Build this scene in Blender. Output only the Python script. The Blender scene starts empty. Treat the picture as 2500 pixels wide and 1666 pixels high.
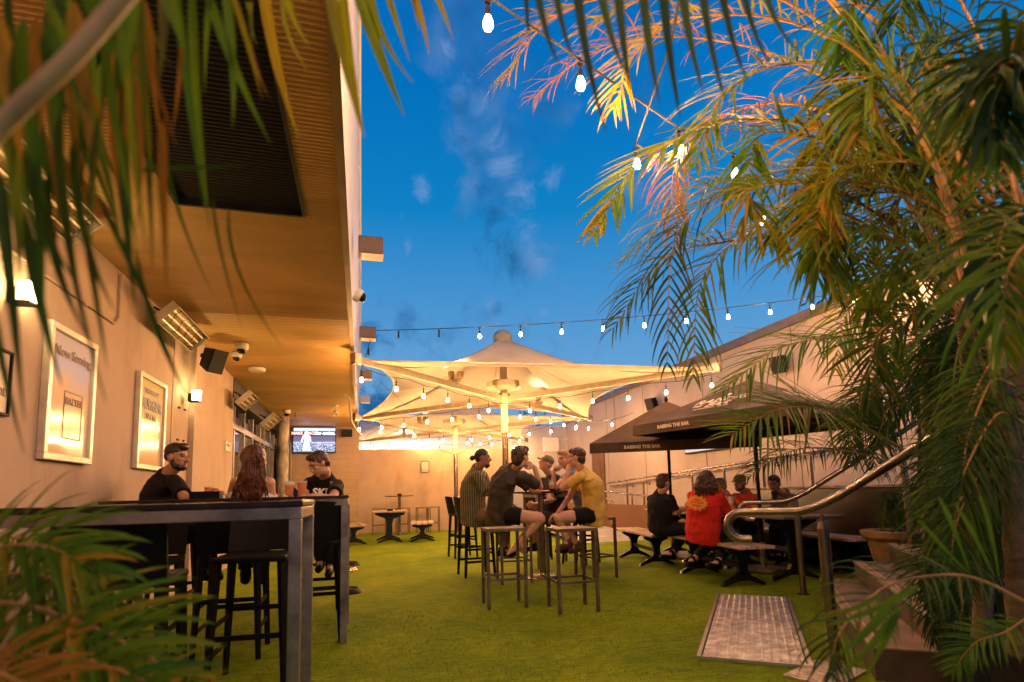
import bpy, bmesh, math, random
import numpy as np
from mathutils import Vector, Matrix, noise, Quaternion
R_ = math.radians
random.seed(7)
scene = bpy.context.scene
# ------------------------------------------------------------------ camera
FPX, CXP, CYP, CH = 1350., 1250., 1054., 1.08        # focal length and principal point in photo pixels, lens height in m
yaw, pit, rol = R_(15.3), R_(6.4), .025
Fv = Vector((math.sin(yaw)*math.cos(pit), math.cos(yaw)*math.cos(pit), math.sin(pit)))
R0 = Vector((math.cos(yaw), -math.sin(yaw), 0)); U0 = R0.cross(Fv)
Rv = R0*math.cos(rol)-U0*math.sin(rol); Uv = U0*math.cos(rol)+R0*math.sin(rol)
Cp = Vector((0, 0, CH))
cam = bpy.data.cameras.new('camera'); camo = bpy.data.objects.new('camera', cam); scene.collection.objects.link(camo)
M = Matrix.Identity(4)
for i in range(3):
    M[i][0], M[i][1], M[i][2], M[i][3] = Rv[i], Uv[i], -Fv[i], Cp[i]
camo.matrix_world = M
cam.sensor_width = 36; cam.lens = FPX/2500*36; cam.shift_y = (CYP-833)/2500
cam.clip_end = 3000; cam.clip_start = .05
cam.dof.use_dof = True; cam.dof.focus_distance = 6.5; cam.dof.aperture_fstop = 2.0
scene.camera = camo
# ------------------------------------------------------------------ measuring helpers: a photo pixel plus a known plane or distance gives a place in metres
def ray(x, y): return Fv + Rv*((x-CXP)/FPX) - Uv*((y-CYP)/FPX)
def GZ(x, y, z=0.): r = ray(x, y); return Cp + r*((z-CH)/r.z)
def GX(x, y, X): r = ray(x, y); return Cp + r*(X/r.x)
def GY(x, y, Y): r = ray(x, y); return Cp + r*(Y/r.y)
def D(x, y, d): return Cp + ray(x, y)*d
def cv(r, u, f): return (Rv*r+Uv*u+Fv*f).normalized()
# ------------------------------------------------------------------ dusk sky
w = bpy.data.worlds.new("World"); scene.world = w; w.use_nodes = True
nt = w.node_tree; N = nt.nodes; L = nt.links
for n in list(N): N.remove(n)
def nn(tree, t, **k):
    n = tree.nodes.new(t)
    for a, b in k.items():
        if a.startswith('i_'): n.inputs[a[2:].replace('_', ' ')].default_value = b
        else: setattr(n, a, b)
    return n
def ramp(tree, stops, interp='LINEAR'):
    n = tree.nodes.new('ShaderNodeValToRGB'); cr = n.color_ramp; cr.interpolation = interp
    while len(cr.elements) > 1: cr.elements.remove(cr.elements[-1])
    for i, (p, c) in enumerate(stops):
        e = cr.elements[0] if i == 0 else cr.elements.new(p)
        e.position = p; e.color = (c[0], c[1], c[2], 1) if not isinstance(c, (int, float)) else (c, c, c, 1)
    return n
out = nn(nt, 'ShaderNodeOutputWorld'); bg = nn(nt, 'ShaderNodeBackground'); bg.inputs[1].default_value = 1.0
tc = nn(nt, 'ShaderNodeTexCoord'); sep = nn(nt, 'ShaderNodeSeparateXYZ'); L.new(tc.outputs['Generated'], sep.inputs[0])
grad = ramp(nt, [(0, (.25, .45, .70)), (.18, (.15, .38, .68)), (.33, (.065, .295, .635)), (.47, (.004, .22, .56)), (.62, (0, .163, .505)), (1, (0, .09, .36))])
L.new(sep.outputs['Z'], grad.inputs[0])
mp = nn(nt, 'ShaderNodeMapping'); mp.inputs['Scale'].default_value = (2.1, 1.2, 1.9); mp.inputs['Location'].default_value = (.35, .1, .25)
L.new(tc.outputs['Generated'], mp.inputs[0])
n1 = nn(nt, 'ShaderNodeTexNoise', i_Scale=2.6, i_Detail=7, i_Roughness=.62, i_Distortion=.5); L.new(mp.outputs[0], n1.inputs[0])
# a long wisp of cloud climbing from the horizon to overhead
def direc(px, py): return ray(px, py).normalized()
a, b = direc(1262, 720), direc(1120, 60); pn = a.cross(b).normalized()
dt = nn(nt, 'ShaderNodeVectorMath', operation='DOT_PRODUCT'); dt.inputs[1].default_value = pn; L.new(tc.outputs['Generated'], dt.inputs[0])
nw = nn(nt, 'ShaderNodeTexNoise', i_Scale=7., i_Detail=6, i_Roughness=.65); L.new(tc.outputs['Generated'], nw.inputs[0])
ad = nn(nt, 'ShaderNodeMath', operation='MULTIPLY_ADD'); ad.inputs[1].default_value = .34; ad.inputs[2].default_value = -.17; L.new(nw.outputs[0], ad.inputs[0])
ad2 = nn(nt, 'ShaderNodeMath', operation='ADD'); L.new(ad.outputs[0], ad2.inputs[0]); L.new(dt.outputs['Value'], ad2.inputs[1])
ab = nn(nt, 'ShaderNodeMath', operation='ABSOLUTE'); L.new(ad2.outputs[0], ab.inputs[0])
wm = ramp(nt, [(0, .55), (.03, .4), (.08, 0.)], 'EASE'); L.new(ab.outputs[0], wm.inputs[0])
c1 = ramp(nt, [(.40, 0.), (.56, .85)], 'EASE'); L.new(n1.outputs[0], c1.inputs[0])
cm = nn(nt, 'ShaderNodeMath', operation='MULTIPLY'); L.new(wm.outputs[0], cm.inputs[0]); L.new(c1.outputs[0], cm.inputs[1])
c2 = ramp(nt, [(.57, 0.), (.72, .6)], 'EASE'); L.new(n1.outputs[0], c2.inputs[0])
mx = nn(nt, 'ShaderNodeMath', operation='MAXIMUM'); L.new(cm.outputs[0], mx.inputs[0]); L.new(c2.outputs[0], mx.inputs[1])
n2 = nn(nt, 'ShaderNodeTexNoise', i_Scale=4.2, i_Detail=3); L.new(mp.outputs[0], n2.inputs[0])
cc = ramp(nt, [(.40, (.010, .09, .30)), (.55, (.06, .19, .46)), (.74, (.27, .34, .58))]); L.new(n2.outputs[0], cc.inputs[0])
mix = nn(nt, 'ShaderNodeMix', data_type='RGBA'); L.new(mx.outputs[0], mix.inputs[0]); L.new(grad.outputs[0], mix.inputs[6]); L.new(cc.outputs[0], mix.inputs[7])
nh = nn(nt, 'ShaderNodeTexNoise', i_Scale=13., i_Detail=7, i_Roughness=.68, i_Distortion=.8); L.new(tc.outputs['Generated'], nh.inputs[0])
def blob_mask(blobs, lo, hi):
    prev = None
    for px, py, rad, st in blobs:
        d0 = direc(px, py); dd = nn(nt, 'ShaderNodeVectorMath', operation='DISTANCE'); dd.inputs[1].default_value = d0; L.new(tc.outputs['Generated'], dd.inputs[0])
        mr = nn(nt, 'ShaderNodeMapRange'); mr.inputs['From Min'].default_value = rad; mr.inputs['From Max'].default_value = rad*.15; mr.inputs['To Max'].default_value = st; L.new(dd.outputs['Value'], mr.inputs[0])
        if prev: mm = nn(nt, 'ShaderNodeMath', operation='MAXIMUM'); L.new(prev, mm.inputs[0]); L.new(mr.outputs[0], mm.inputs[1]); prev = mm.outputs[0]
        else: prev = mr.outputs[0]
    a_ = nn(nt, 'ShaderNodeMath', operation='ADD'); L.new(prev, a_.inputs[0]); L.new(nh.outputs[0], a_.inputs[1]); rm = ramp(nt, [(lo, 0.), (hi, 1.)], 'EASE')
    mh = nn(nt, 'ShaderNodeMath', operation='MULTIPLY'); mh.inputs[1].default_value = .5; L.new(a_.outputs[0], mh.inputs[0]); L.new(mh.outputs[0], rm.inputs[0]); return rm.outputs[0]
lm = blob_mask([(1195, 340, .08, .40), (1225, 410, .08, .42), (1262, 480, .08, .42), (1285, 560, .07, .42), (1300, 630, .08, .45), (1165, 260, .06, .36), (1138, 180, .05, .34), (1350, 440, .055, .40), (1030, 468, .05, .42), (975, 520, .04, .32), (995, 605, .04, .36), (1120, 230, .05, .36), (1095, 120, .05, .32), (1010, 735, .05, .34), (1200, 745, .04, .4), (1330, 765, .03, .4)], .39, .58)
dm = blob_mask([(1238, 645, .095, .46), (1225, 590, .07, .42), (1205, 530, .06, .38), (1185, 460, .05, .34), (1165, 390, .06, .34), (1148, 320, .07, .36), (1125, 260, .06, .34), (1105, 180, .05, .30), (905, 815, .07, .48), (900, 1000, .12, .48), (1215, 752, .035, .36)], .37, .55)
mxl = nn(nt, 'ShaderNodeMix', data_type='RGBA'); L.new(lm, mxl.inputs[0]); L.new(mix.outputs[2], mxl.inputs[6]); mxl.inputs[7].default_value = (.17, .33, .64, 1)
mxd = nn(nt, 'ShaderNodeMix', data_type='RGBA'); L.new(dm, mxd.inputs[0]); L.new(mxl.outputs[2], mxd.inputs[6]); mxd.inputs[7].default_value = (.010, .115, .31, 1); mix = mxd
sk = nn(nt, 'ShaderNodeTexSky', sky_type='NISHITA', sun_disc=False, sun_elevation=R_(1), sun_rotation=R_(200))
skm = nn(nt, 'ShaderNodeMix', data_type='RGBA', blend_type='ADD'); skm.inputs[0].default_value = .002; L.new(mix.outputs[2], skm.inputs[6]); L.new(sk.outputs[0], skm.inputs[7])
L.new(skm.outputs[2], bg.inputs[0]); L.new(bg.outputs[0], out.inputs[0])
vs = scene.view_settings; vs.view_transform = 'Standard'; vs.look = 'None'; vs.exposure = 0.0; vs.gamma = 1
scene.cycles.max_bounces = 6; scene.cycles.diffuse_bounces = 3; scene.cycles.glossy_bounces = 3; scene.cycles.transmission_bounces = 5
scene.cycles.transparent_max_bounces = 8; scene.cycles.sample_clamp_indirect = 4.0; scene.cycles.caustics_reflective = False; scene.cycles.caustics_refractive = False
scene.cycles.use_denoising = True; scene.cycles.use_light_tree = True
# ------------------------------------------------------------------ materials
MATS = {}
def mat(name, col=(.5, .5, .5), rough=.6, metal=0., var=.12, vscale=3., bump=0., bscale=60., em=None, es=0., trans=0., stretch=None, col2=None, spec=.4, alpha=None, transl=0.):
    if name in MATS: return MATS[name]
    m = bpy.data.materials.new(name); m.use_nodes = True; t = m.node_tree; p = t.nodes['Principled BSDF']; MATS[name] = m
    p.inputs['Roughness'].default_value = rough; p.inputs['Metallic'].default_value = metal; p.inputs['Specular IOR Level'].default_value = spec
    c = tuple(col)+(1,)
    tco = nn(t, 'ShaderNodeTexCoord'); mpp = nn(t, 'ShaderNodeMapping'); t.links.new(tco.outputs['Object'], mpp.inputs[0])
    if stretch: mpp.inputs['Scale'].default_value = stretch
    if var > 0:
        ns = nn(t, 'ShaderNodeTexNoise', i_Scale=vscale, i_Detail=5, i_Roughness=.6); t.links.new(mpp.outputs[0], ns.inputs[0])
        dk = col2 or tuple(x*(1-2*var) for x in col); lt = tuple(min(1, x*(1+var)) for x in col) if not col2 else col
        r = ramp(t, [(.32, dk), (.68, lt)]); t.links.new(ns.outputs[0], r.inputs[0]); t.links.new(r.outputs[0], p.inputs['Base Color'])
        rr = nn(t, 'ShaderNodeMapRange'); rr.inputs['To Min'].default_value = max(0, rough-.1); rr.inputs['To Max'].default_value = min(1, rough+.1)
        t.links.new(ns.outputs[0], rr.inputs[0]); t.links.new(rr.outputs[0], p.inputs['Roughness'])
    else: p.inputs['Base Color'].default_value = c
    if bump > 0:
        nb = nn(t, 'ShaderNodeTexNoise', i_Scale=bscale, i_Detail=4); t.links.new(mpp.outputs[0], nb.inputs[0])
        bp = nn(t, 'ShaderNodeBump', i_Strength=bump, i_Distance=.01); t.links.new(nb.outputs[0], bp.inputs['Height']); t.links.new(bp.outputs[0], p.inputs['Normal'])
    if em: p.inputs['Emission Color'].default_value = tuple(em)+(1,); p.inputs['Emission Strength'].default_value = es
    if trans: p.inputs['Transmission Weight'].default_value = trans; p.inputs['IOR'].default_value = 1.45
    if alpha is not None: p.inputs['Alpha'].default_value = alpha
    if transl > 0:
        tr = nn(t, 'ShaderNodeBsdfTranslucent'); tr.inputs[0].default_value = c; ms = nn(t, 'ShaderNodeMixShader'); ms.inputs[0].default_value = transl
        o = t.nodes['Material Output']; t.links.new(p.outputs[0], ms.inputs[1]); t.links.new(tr.outputs[0], ms.inputs[2]); t.links.new(ms.outputs[0], o.inputs[0])
    return m
steel = mat('brushed_steel', (.30, .235, .18), .26, 1., .10, 4, .05, 200, stretch=(1, 1, .1))
steel2 = mat('dull_steel', (.36, .29, .23), .42, .9, .25, 7, .1, 90)
frame_steel = mat('stool_steel', (.20, .15, .10), .5, .8, .25, 9, .15, 60)
black = mat('black_plastic', (.005, .0045, .004), .55, 0, .2, 8, .1, 120, spec=.18)
black_gloss = mat('black_gloss', (.008, .008, .008), .22, 0, .1, 4)
laminate = mat('table_laminate', (.018, .011, .008), .35, 0, .3, 14, .08, 80, spec=.35)
white_paint = mat('white_paint', (.75, .72, .66), .5, 0, .06, 5, .05, 40)
cream_paint = mat('cream_paint', (.50, .42, .31), .5, 0, .10, 6, .08, 40)
dark_metal = mat('dark_metal', (.03, .027, .025), .5, .4, .2, 8, .1, 90)
timber = mat('bench_timber', (.62, .42, .24), .55, 0, .3, 6, .3, 30, stretch=(6, .6, 6))
timber_grey = mat('weathered_timber', (.50, .38, .26), .6, 0, .3, 6, .3, 30, stretch=(.6, 6, 6))
leather = mat('booth_leather', (.025, .007, .006), .4, 0, .2, 10, .15, 60)
glass = mat('clear_glass', (.95, .95, .95), .03, 0, 0, trans=1.)
# ------------------------------------------------------------------ mesh builder
class MB:
    def __init__(s): s.v = []; s.f = []; s.mi = []; s.cur = 0; s.col = None
    def add(s, vs, fs):
        o = len(s.v); s.v += [tuple(x) for x in vs]; s.f += [tuple(i+o for i in f) for f in fs]; s.mi += [s.cur]*len(fs); return s
    def box(s, c, d, rot=0., m=None):
        c = Vector(c); hx, hy, hz = d[0]/2, d[1]/2, d[2]/2
        q = m or Matrix.Rotation(rot, 3, 'Z')
        vs = [c + q @ Vector((x*hx, y*hy, z*hz)) for x in (-1, 1) for y in (-1, 1) for z in (-1, 1)]
        return s.add(vs, [(0, 1, 3, 2), (4, 6, 7, 5), (0, 4, 5, 1), (2, 3, 7, 6), (0, 2, 6, 4), (1, 5, 7, 3)])
    def bbox(s, c, d, rot=0., b=.006, m=None):       # box with bevelled vertical & horizontal edges
        bm = bmesh.new(); bmesh.ops.create_cube(bm, size=1)
        for v in bm.verts: v.co = Vector((v.co.x*d[0], v.co.y*d[1], v.co.z*d[2]))
        b = min(b, min(d)*.45)
        bmesh.ops.bevel(bm, geom=list(bm.edges), offset=b, segments=2, affect='EDGES', profile=.5)
        q = m or Matrix.Rotation(rot, 3, 'Z'); c = Vector(c)
        bm.verts.ensure_lookup_table()
        s.add([c + q @ v.co for v in bm.verts], [[v.index for v in f.verts] for f in bm.faces]); bm.free(); return s
    def bar(s, a, b, wd, hg=None, up=Vector((0, 0, 1)), bev=.003):      # square tube from a to b
        a, b = Vector(a), Vector(b); hg = hg or wd; d = (b-a); l = d.length; z = d.normalized()
        if abs(z.dot(up)) > .97: up = Vector((0, 1, 0))
        x = z.cross(up).normalized(); y = x.cross(z)
        q = Matrix((x, z, y)).transposed()
        return s.bbox((a+b)/2, (wd, l, hg), m=q, b=bev)
    def ring(s, c, x, y, r1, r2, n): return [c + x*(math.cos(2*math.pi*i/n)*r1) + y*(math.sin(2*math.pi*i/n)*r2) for i in range(n)]
    def loft(s, rings, cap=True):
        n = len(rings[0]); vs = [p for r in rings for p in r]; fs = []
        for k in range(len(rings)-1):
            for i in range(n):
                j = (i+1) % n; fs.append((k*n+i, k*n+j, (k+1)*n+j, (k+1)*n+i))
        if cap: fs.append(tuple(range(n))[::-1]); fs.append(tuple((len(rings)-1)*n+i for i in range(n)))
        return s.add(vs, fs)
    def tube(s, pts, r, n=8, cap=True, flat=1.):
        pts = [Vector(p) for p in pts]; rings = []
        up = Vector((0, 0, 1)); t0 = (pts[1]-pts[0]).normalized()
        if abs(t0.dot(up)) > .95: up = Vector((0, 1, 0))
        x = t0.cross(up).normalized()
        for i, p in enumerate(pts):
            t = (pts[min(i+1, len(pts)-1)]-pts[max(i-1, 0)]).normalized()
            x = (x - t*x.dot(t)).normalized(); y = t.cross(x)
            ri = r[i] if isinstance(r, (list, tuple)) else r
            rings.append(s.ring(p, x, y, ri, ri*flat, n))
        return s.loft(rings, cap)
    def cyl(s, a, b, r0, r1=None, n=16): return s.tube([a, b], [r0, r0 if r1 is None else r1], n)
    def lathe(s, c, prof, n=24, cap=False, axis=Vector((0, 0, 1))):
        c = Vector(c); q = Vector((0, 0, 1)).rotation_difference(Vector(axis))
        rings = [[c + q @ Vector((math.cos(2*math.pi*i/n)*r, math.sin(2*math.pi*i/n)*r, z)) for i in range(n)] for r, z in prof]
        return s.loft(rings, cap)
    def ell(s, c, r, q=None, n=14, m=9):
        c = Vector(c); q = q or Matrix.Identity(3); r = r if hasattr(r, '__len__') else (r, r, r)
        vs = [c + q @ Vector((0, 0, -r[2]))]
        for k in range(1, m):
            a = -math.pi/2+math.pi*k/m
            for i in range(n):
                b = 2*math.pi*i/n; vs.append(c + q @ Vector((math.cos(a)*math.cos(b)*r[0], math.cos(a)*math.sin(b)*r[1], math.sin(a)*r[2])))
        vs.append(c + q @ Vector((0, 0, r[2]))); fs = []
        for i in range(n): fs.append((0, 1+(i+1) % n, 1+i)); fs.append((len(vs)-1, len(vs)-1-n+i, len(vs)-1-n+(i+1) % n))
        for k in range(m-2):
            for i in range(n):
                j = (i+1) % n; fs.append((1+k*n+i, 1+k*n+j, 1+(k+1)*n+j, 1+(k+1)*n+i))
        return s.add(vs, fs)
    def caps(s, a, b, r0, r1, n=12):                 # round-ended tapered limb
        a, b = Vector(a), Vector(b); z = b-a
        if z.length < 1e-5: return s.ell(a, r0)
        z.normalize(); x = z.cross(Vector((.3, .5, .8))).normalized(); y = z.cross(x); rings = []
        for k in range(4):
            t = math.pi/2*(k+.4)/4; rings.append(s.ring(a - z*(r0*math.cos(t)), x, y, r0*math.sin(t), r0*math.sin(t), n))
        for k in range(4):
            t = math.pi/2*(3.6-k)/4; rings.append(s.ring(b + z*(r1*math.cos(t)), x, y, r1*math.sin(t), r1*math.sin(t), n))
        return s.loft(rings)
    def prism(s, poly, o, ax, ay, az, th):           # 2-D outline in (ax, ay), thickness th along az
        o, ax, ay, az = Vector(o), Vector(ax), Vector(ay), Vector(az); n = len(poly)
        vs = [o + ax*p[0] + ay*p[1] + az*(k*th-th/2) for k in (0, 1) for p in poly]
        fs = [tuple(range(n))[::-1], tuple(range(n, 2*n))] + [(i, (i+1) % n, n+(i+1) % n, n+i) for i in range(n)]
        return s.add(vs, fs)
    def build(s, name, mats, parent=None, smooth=False, local=False, fix=False):
        if not isinstance(mats, (list, tuple)): mats = [mats]
        me = bpy.data.meshes.new(name)
        vs = s.v
        if parent is not None and not local:
            wm_ = WM(parent).inverted(); vs = [tuple(wm_ @ Vector(v)) for v in vs]
        elif parent is None and not local and len(vs):
            pass
        me.from_pydata(vs, [], s.f)
        for m in mats: me.materials.append(m)
        if len(mats) > 1: me.polygons.foreach_set('material_index', s.mi)
        if fix:
            bm = bmesh.new(); bm.from_mesh(me); bmesh.ops.recalc_face_normals(bm, faces=bm.faces); bm.to_mesh(me); bm.free()
        if smooth:
            me.polygons.foreach_set('use_smooth', [True]*len(me.polygons)); me.set_sharp_from_angle(angle=R_(38))
        me.update()
        o = bpy.data.objects.new(name, me); scene.collection.objects.link(o)
        if parent is not None: o.parent = parent
        return o
def WM(o):
    m = o.matrix_basis.copy()
    return (WM(o.parent) @ m) if o.parent else m
def thing(name, label, cat, loc=(0, 0, 0), rz=0., group=None, rot=None):
    o = bpy.data.objects.new(name, None); scene.collection.objects.link(o); o.empty_display_size = .1
    o.location = loc; o.rotation_euler = rot if rot else (0, 0, rz)
    o['label'] = label; o['category'] = cat
    if group: o['group'] = group
    return o
def tag(o, label, cat, group=None, kind=None):
    if label: o['label'] = label
    if cat: o['category'] = cat
    if group: o['group'] = group
    if kind: o['kind'] = kind
    return o
def setting(o): o['kind'] = 'structure'; return o
def kids(o): return [c for c in scene.objects if c.parent == o]
def dup(o, loc=None, rz=None, label=None, parent=None, rot=None):
    c = o.copy(); scene.collection.objects.link(c)
    if parent is not None: c.parent = parent
    if loc is not None: c.location = loc
    if rz is not None: c.rotation_euler = (0, 0, rz)
    if rot is not None: c.rotation_euler = rot
    if label: c['label'] = label
    for ch in KIDS.get(o.name, kids(o)): dup(ch, parent=c)
    return c
KIDS = {}
def text(s, name, m, parent, o, ax, ay, size, th=.002, shear=0., bold=0., align='CENTER', local=False):
    """lettering as a mesh lying in the plane spanned by ax, ay at point o"""
    cu = bpy.data.curves.new('txt', 'FONT'); cu.body = s; cu.size = size; cu.align_x = align; cu.align_y = 'CENTER'; cu.extrude = th; cu.shear = shear; cu.offset = bold; cu.resolution_u = 3
    to = bpy.data.objects.new('txt', cu); scene.collection.objects.link(to)
    dg = bpy.context.evaluated_depsgraph_get(); me = bpy.data.meshes.new_from_object(to.evaluated_get(dg))
    bpy.data.objects.remove(to); bpy.data.curves.remove(cu)
    ax, ay = Vector(ax).normalized(), Vector(ay).normalized(); az = ax.cross(ay)
    T = Matrix.Translation(Vector(o)) @ Matrix((ax, ay, az)).transposed().to_4x4()
    if not local and parent is not None: T = WM(parent).inverted() @ T
    me.transform(T); me.materials.clear(); me.materials.append(m); me.name = name
    ob = bpy.data.objects.new(name, me); scene.collection.objects.link(ob); ob.parent = parent
    return ob
X_, Y_, Z_ = Vector((1, 0, 0)), Vector((0, 1, 0)), Vector((0, 0, 1))
# ================================================================== SETTING
def plaster(name, col, stain=(.6, .45, .33), bump=.25, vs=1.2):
    m = mat(name, col, .85, 0, .07, vs, bump, 90); t = m.node_tree; p = t.nodes['Principled BSDF']
    lk = p.inputs['Base Color'].links[0].from_socket; tco = nn(t, 'ShaderNodeTexCoord'); mp_ = nn(t, 'ShaderNodeMapping'); mp_.inputs['Scale'].default_value = (.9, .9, .3)
    t.links.new(tco.outputs['Object'], mp_.inputs[0]); ns = nn(t, 'ShaderNodeTexNoise', i_Scale=2.4, i_Detail=6, i_Roughness=.7); t.links.new(mp_.outputs[0], ns.inputs[0])
    r = ramp(t, [(.50, 0.), (.80, .6)]); t.links.new(ns.outputs[0], r.inputs[0]); mx_ = nn(t, 'ShaderNodeMix', data_type='RGBA'); t.links.new(r.outputs[0], mx_.inputs[0])
    t.links.new(lk, mx_.inputs[6]); mx_.inputs[7].default_value = tuple(a*b for a, b in zip(col, stain))+(1,); t.links.new(mx_.outputs[2], p.inputs['Base Color']); return m
tan = plaster('tan_render', (.50, .37, .28)); tan2 = plaster('warm_render', (.50, .375, .30), vs=.8); greyw = plaster('pale_grey_render', (.55, .52, .50), stain=(.7, .66, .62)); rightm = plaster('beige_panel', (.44, .365, .33), stain=(.72, .66, .6), vs=.5)
brown = plaster('brown_render', (.17, .085, .05)); concrete = mat('concrete', (.42, .40, .38), .85, 0, .2, 2.5, .4, 50)
soff = mat('painted_corrugated', (.66, .40, .14), .55, 0, .12, 1.5, .05, 30, stretch=(.4, 1, 1)); soffd = mat('dark_corrugated', (.006, .006, .006), .6, 0, 0)
# ground
tm = mat('turf', (.13, .22, .025), .9, 0, 0, spec=.15); t = tm.node_tree; p = t.nodes['Principled BSDF']
tco = nn(t, 'ShaderNodeTexCoord'); ns = nn(t, 'ShaderNodeTexNoise', i_Scale=1.1, i_Detail=6, i_Roughness=.65, i_Distortion=.6); t.links.new(tco.outputs['Object'], ns.inputs[0])
nf = nn(t, 'ShaderNodeTexNoise', i_Scale=160, i_Detail=3, i_Roughness=.7); t.links.new(tco.outputs['Object'], nf.inputs[0])
mp_ = nn(t, 'ShaderNodeMapping'); mp_.inputs['Scale'].default_value = (6, 26, 1); mp_.inputs['Rotation'].default_value = (0, 0, .15); t.links.new(tco.outputs['Object'], mp_.inputs[0])
nm = nn(t, 'ShaderNodeTexNoise', i_Scale=1.0, i_Detail=5, i_Roughness=.7, i_Distortion=1.5); t.links.new(mp_.outputs[0], nm.inputs[0])
r1 = ramp(t, [(.3, (.145, .235, .003)), (.55, (.24, .325, .003)), (.75, (.35, .36, .006))]); t.links.new(ns.outputs[0], r1.inputs[0])
r2 = ramp(t, [(.34, (.5, .5, .5)), (.5, (.95, .95, .95)), (.68, (1.25, 1.25, 1.2))]); t.links.new(nf.outputs[0], r2.inputs[0])
r3 = ramp(t, [(.36, (.55, .58, .6)), (.62, (1.12, 1.10, 1.1))]); t.links.new(nm.outputs[0], r3.inputs[0])
m1 = nn(t, 'ShaderNodeMix', data_type='RGBA', blend_type='MULTIPLY'); m1.inputs[0].default_value = 1; t.links.new(r1.outputs[0], m1.inputs[6]); t.links.new(r2.outputs[0], m1.inputs[7])
m2 = nn(t, 'ShaderNodeMix', data_type='RGBA', blend_type='MULTIPLY'); m2.inputs[0].default_value = 1; t.links.new(m1.outputs[2], m2.inputs[6]); t.links.new(r3.outputs[0], m2.inputs[7]); t.links.new(m2.outputs[2], p.inputs['Base Color'])
ba = nn(t, 'ShaderNodeMath', operation='MULTIPLY_ADD'); ba.inputs[1].default_value = .8; t.links.new(nm.outputs[0], ba.inputs[0]); t.links.new(nf.outputs[0], ba.inputs[2])
bp = nn(t, 'ShaderNodeBump', i_Strength=.6, i_Distance=.012); t.links.new(ba.outputs[0], bp.inputs['Height']); t.links.new(bp.outputs[0], p.inputs['Normal'])
setting(MB().add([(-300, -300, -.02), (300, -300, -.02), (300, 600, -.02), (-300, 600, -.02)], [(0, 1, 2, 3)]).build('ground', concrete))
setting(MB().add([(-2.4, -3, 0), (9, -3, 0), (9, 17.6, 0), (-2.4, 17.6, 0)], [(0, 1, 2, 3)]).build('turf', tm))
# short plastic blades standing in the turf, near the camera
bl = MB(); rnd = random.Random(3)
for i in range(26000):
    yy = 1.6+3.9*rnd.random()**1.25; xx = -1.6+(5.6)*rnd.random()
    h = rnd.uniform(.012, .026); a = rnd.random()*6.283; lx, ly = rnd.uniform(-.012, .012), rnd.uniform(-.012, .012); dx, dy = math.cos(a)*.002, math.sin(a)*.002
    o = len(bl.v); bl.v += [(xx-dx, yy-dy, 0), (xx+dx, yy+dy, 0), (xx+lx, yy+ly, h)]; bl.f.append((o, o+1, o+2)); bl.mi.append(0)
blm = mat('turf_blade', (.32, .36, .012), .6, 0, .35, 3, col2=(.12, .18, .008), spec=.3)
tag(bl.build('turf_blades', blm), 'short green artificial grass pile in the foreground', 'grass', kind='stuff')
# ramp floor beyond the grass
setting(MB().add([(4.5, 11.06, .004), (6.3, 11.06, .004), (6.3, 17.5, .35), (4.5, 17.5, .35)], [(0, 1, 2, 3)]).build('ramp', concrete))
# ------------------------------------------------------------------ the pub building on the left
pub = thing('pub_building', 'tan rendered pub building on the left with a deep corrugated soffit overhead', 'building', (-2.1, 8, 0))
b = MB()
b.box((-2.2, 2.6, 1.6), (.2, 15.2, 3.2))
b.build('wall', tan2, pub)
b = MB(); b.box((-2.085, 8.45, 1.575), (.10, 1.5, 3.15)); b.build('pier', tan2, pub)
# corrugated soffit: real ridges running across
def corr(x0, x1, y0, y1, z, pitch, amp):
    m_ = MB(); n = int((y1-y0)/pitch)
    vs = []; fs = []
    for i in range(n*4+1):
        yy = y0+(y1-y0)*i/(n*4); zz = z + amp*(0, 1, 1, 0)[i % 4]
        vs += [(x0, yy, zz), (x1, yy, zz)]
    for i in range(n*4): fs.append((2*i, 2*i+1, 2*i+3, 2*i+2))
    m_.add(vs, fs); return m_
s_ = MB()
for a in ((-2.11, -1.26, -1, 4.13), (-.41, -.12, -1, 4.13), (-2.11, -.12, 4.13, 6.6)):
    c_ = corr(*a, 3.15, .036, .011); s_.add(c_.v, c_.f)
c_ = corr(-2.11, -.12, 6.6, 16.8, 3.15, .11, .005); s_.add(c_.v, c_.f)
s_.build('soffit', soff, pub)
corr(-1.25, -.42, -1, 4.12, 3.19, .036, .011).build('soffit_recess', soffd, pub)
b = MB(); b.box((-1.253, 1.56, 3.165), (.022, 5.12, .05)); b.box((-.417, 1.56, 3.165), (.022, 5.12, .05)); b.box((-.835, 4.125, 3.165), (.814, .022, .05)); b.build('recess_trim', dark_metal, pub)
trim = mat('soffit_trim', (.30, .20, .12), .45, .3, .15, 3)
b = MB(); b.box((-.135, 7.9, 3.16), (.05, 17.9, .05)); b.build('soffit_trim', trim, pub)
b = MB(); b.add([(-.108, -1, 3.13), (-.108, 16.9, 3.13), (-.046, 16.9, 4.6), (-.046, -1, 4.6), (-.3, -1, 3.22), (-.3, 16.9, 3.22), (-.3, 16.9, 4.6), (-.3, -1, 4.6)], [(0, 1, 2, 3), (3, 2, 6, 7), (0, 3, 7, 4), (1, 5, 6, 2)]); b.build('fascia', white_paint, pub)
b = MB()
for yy in np.arange(1.2, 16.5, .9): b.box((-.03, yy, 4.0), (.02, .02, .02))
b.tube([(-.03, -1, 4.32), (-.03, 16.9, 4.32)], .012, 6); b.build('fascia_conduit', white_paint, pub)
b = MB()
for yy in (1.9, 3.75, 7.05): b.box((-2.0985, yy, 1.6), (.004, .010, 3.1))
b.build('render_joint', mat('render_joint_m', (.20, .14, .10), .9), pub)
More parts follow.
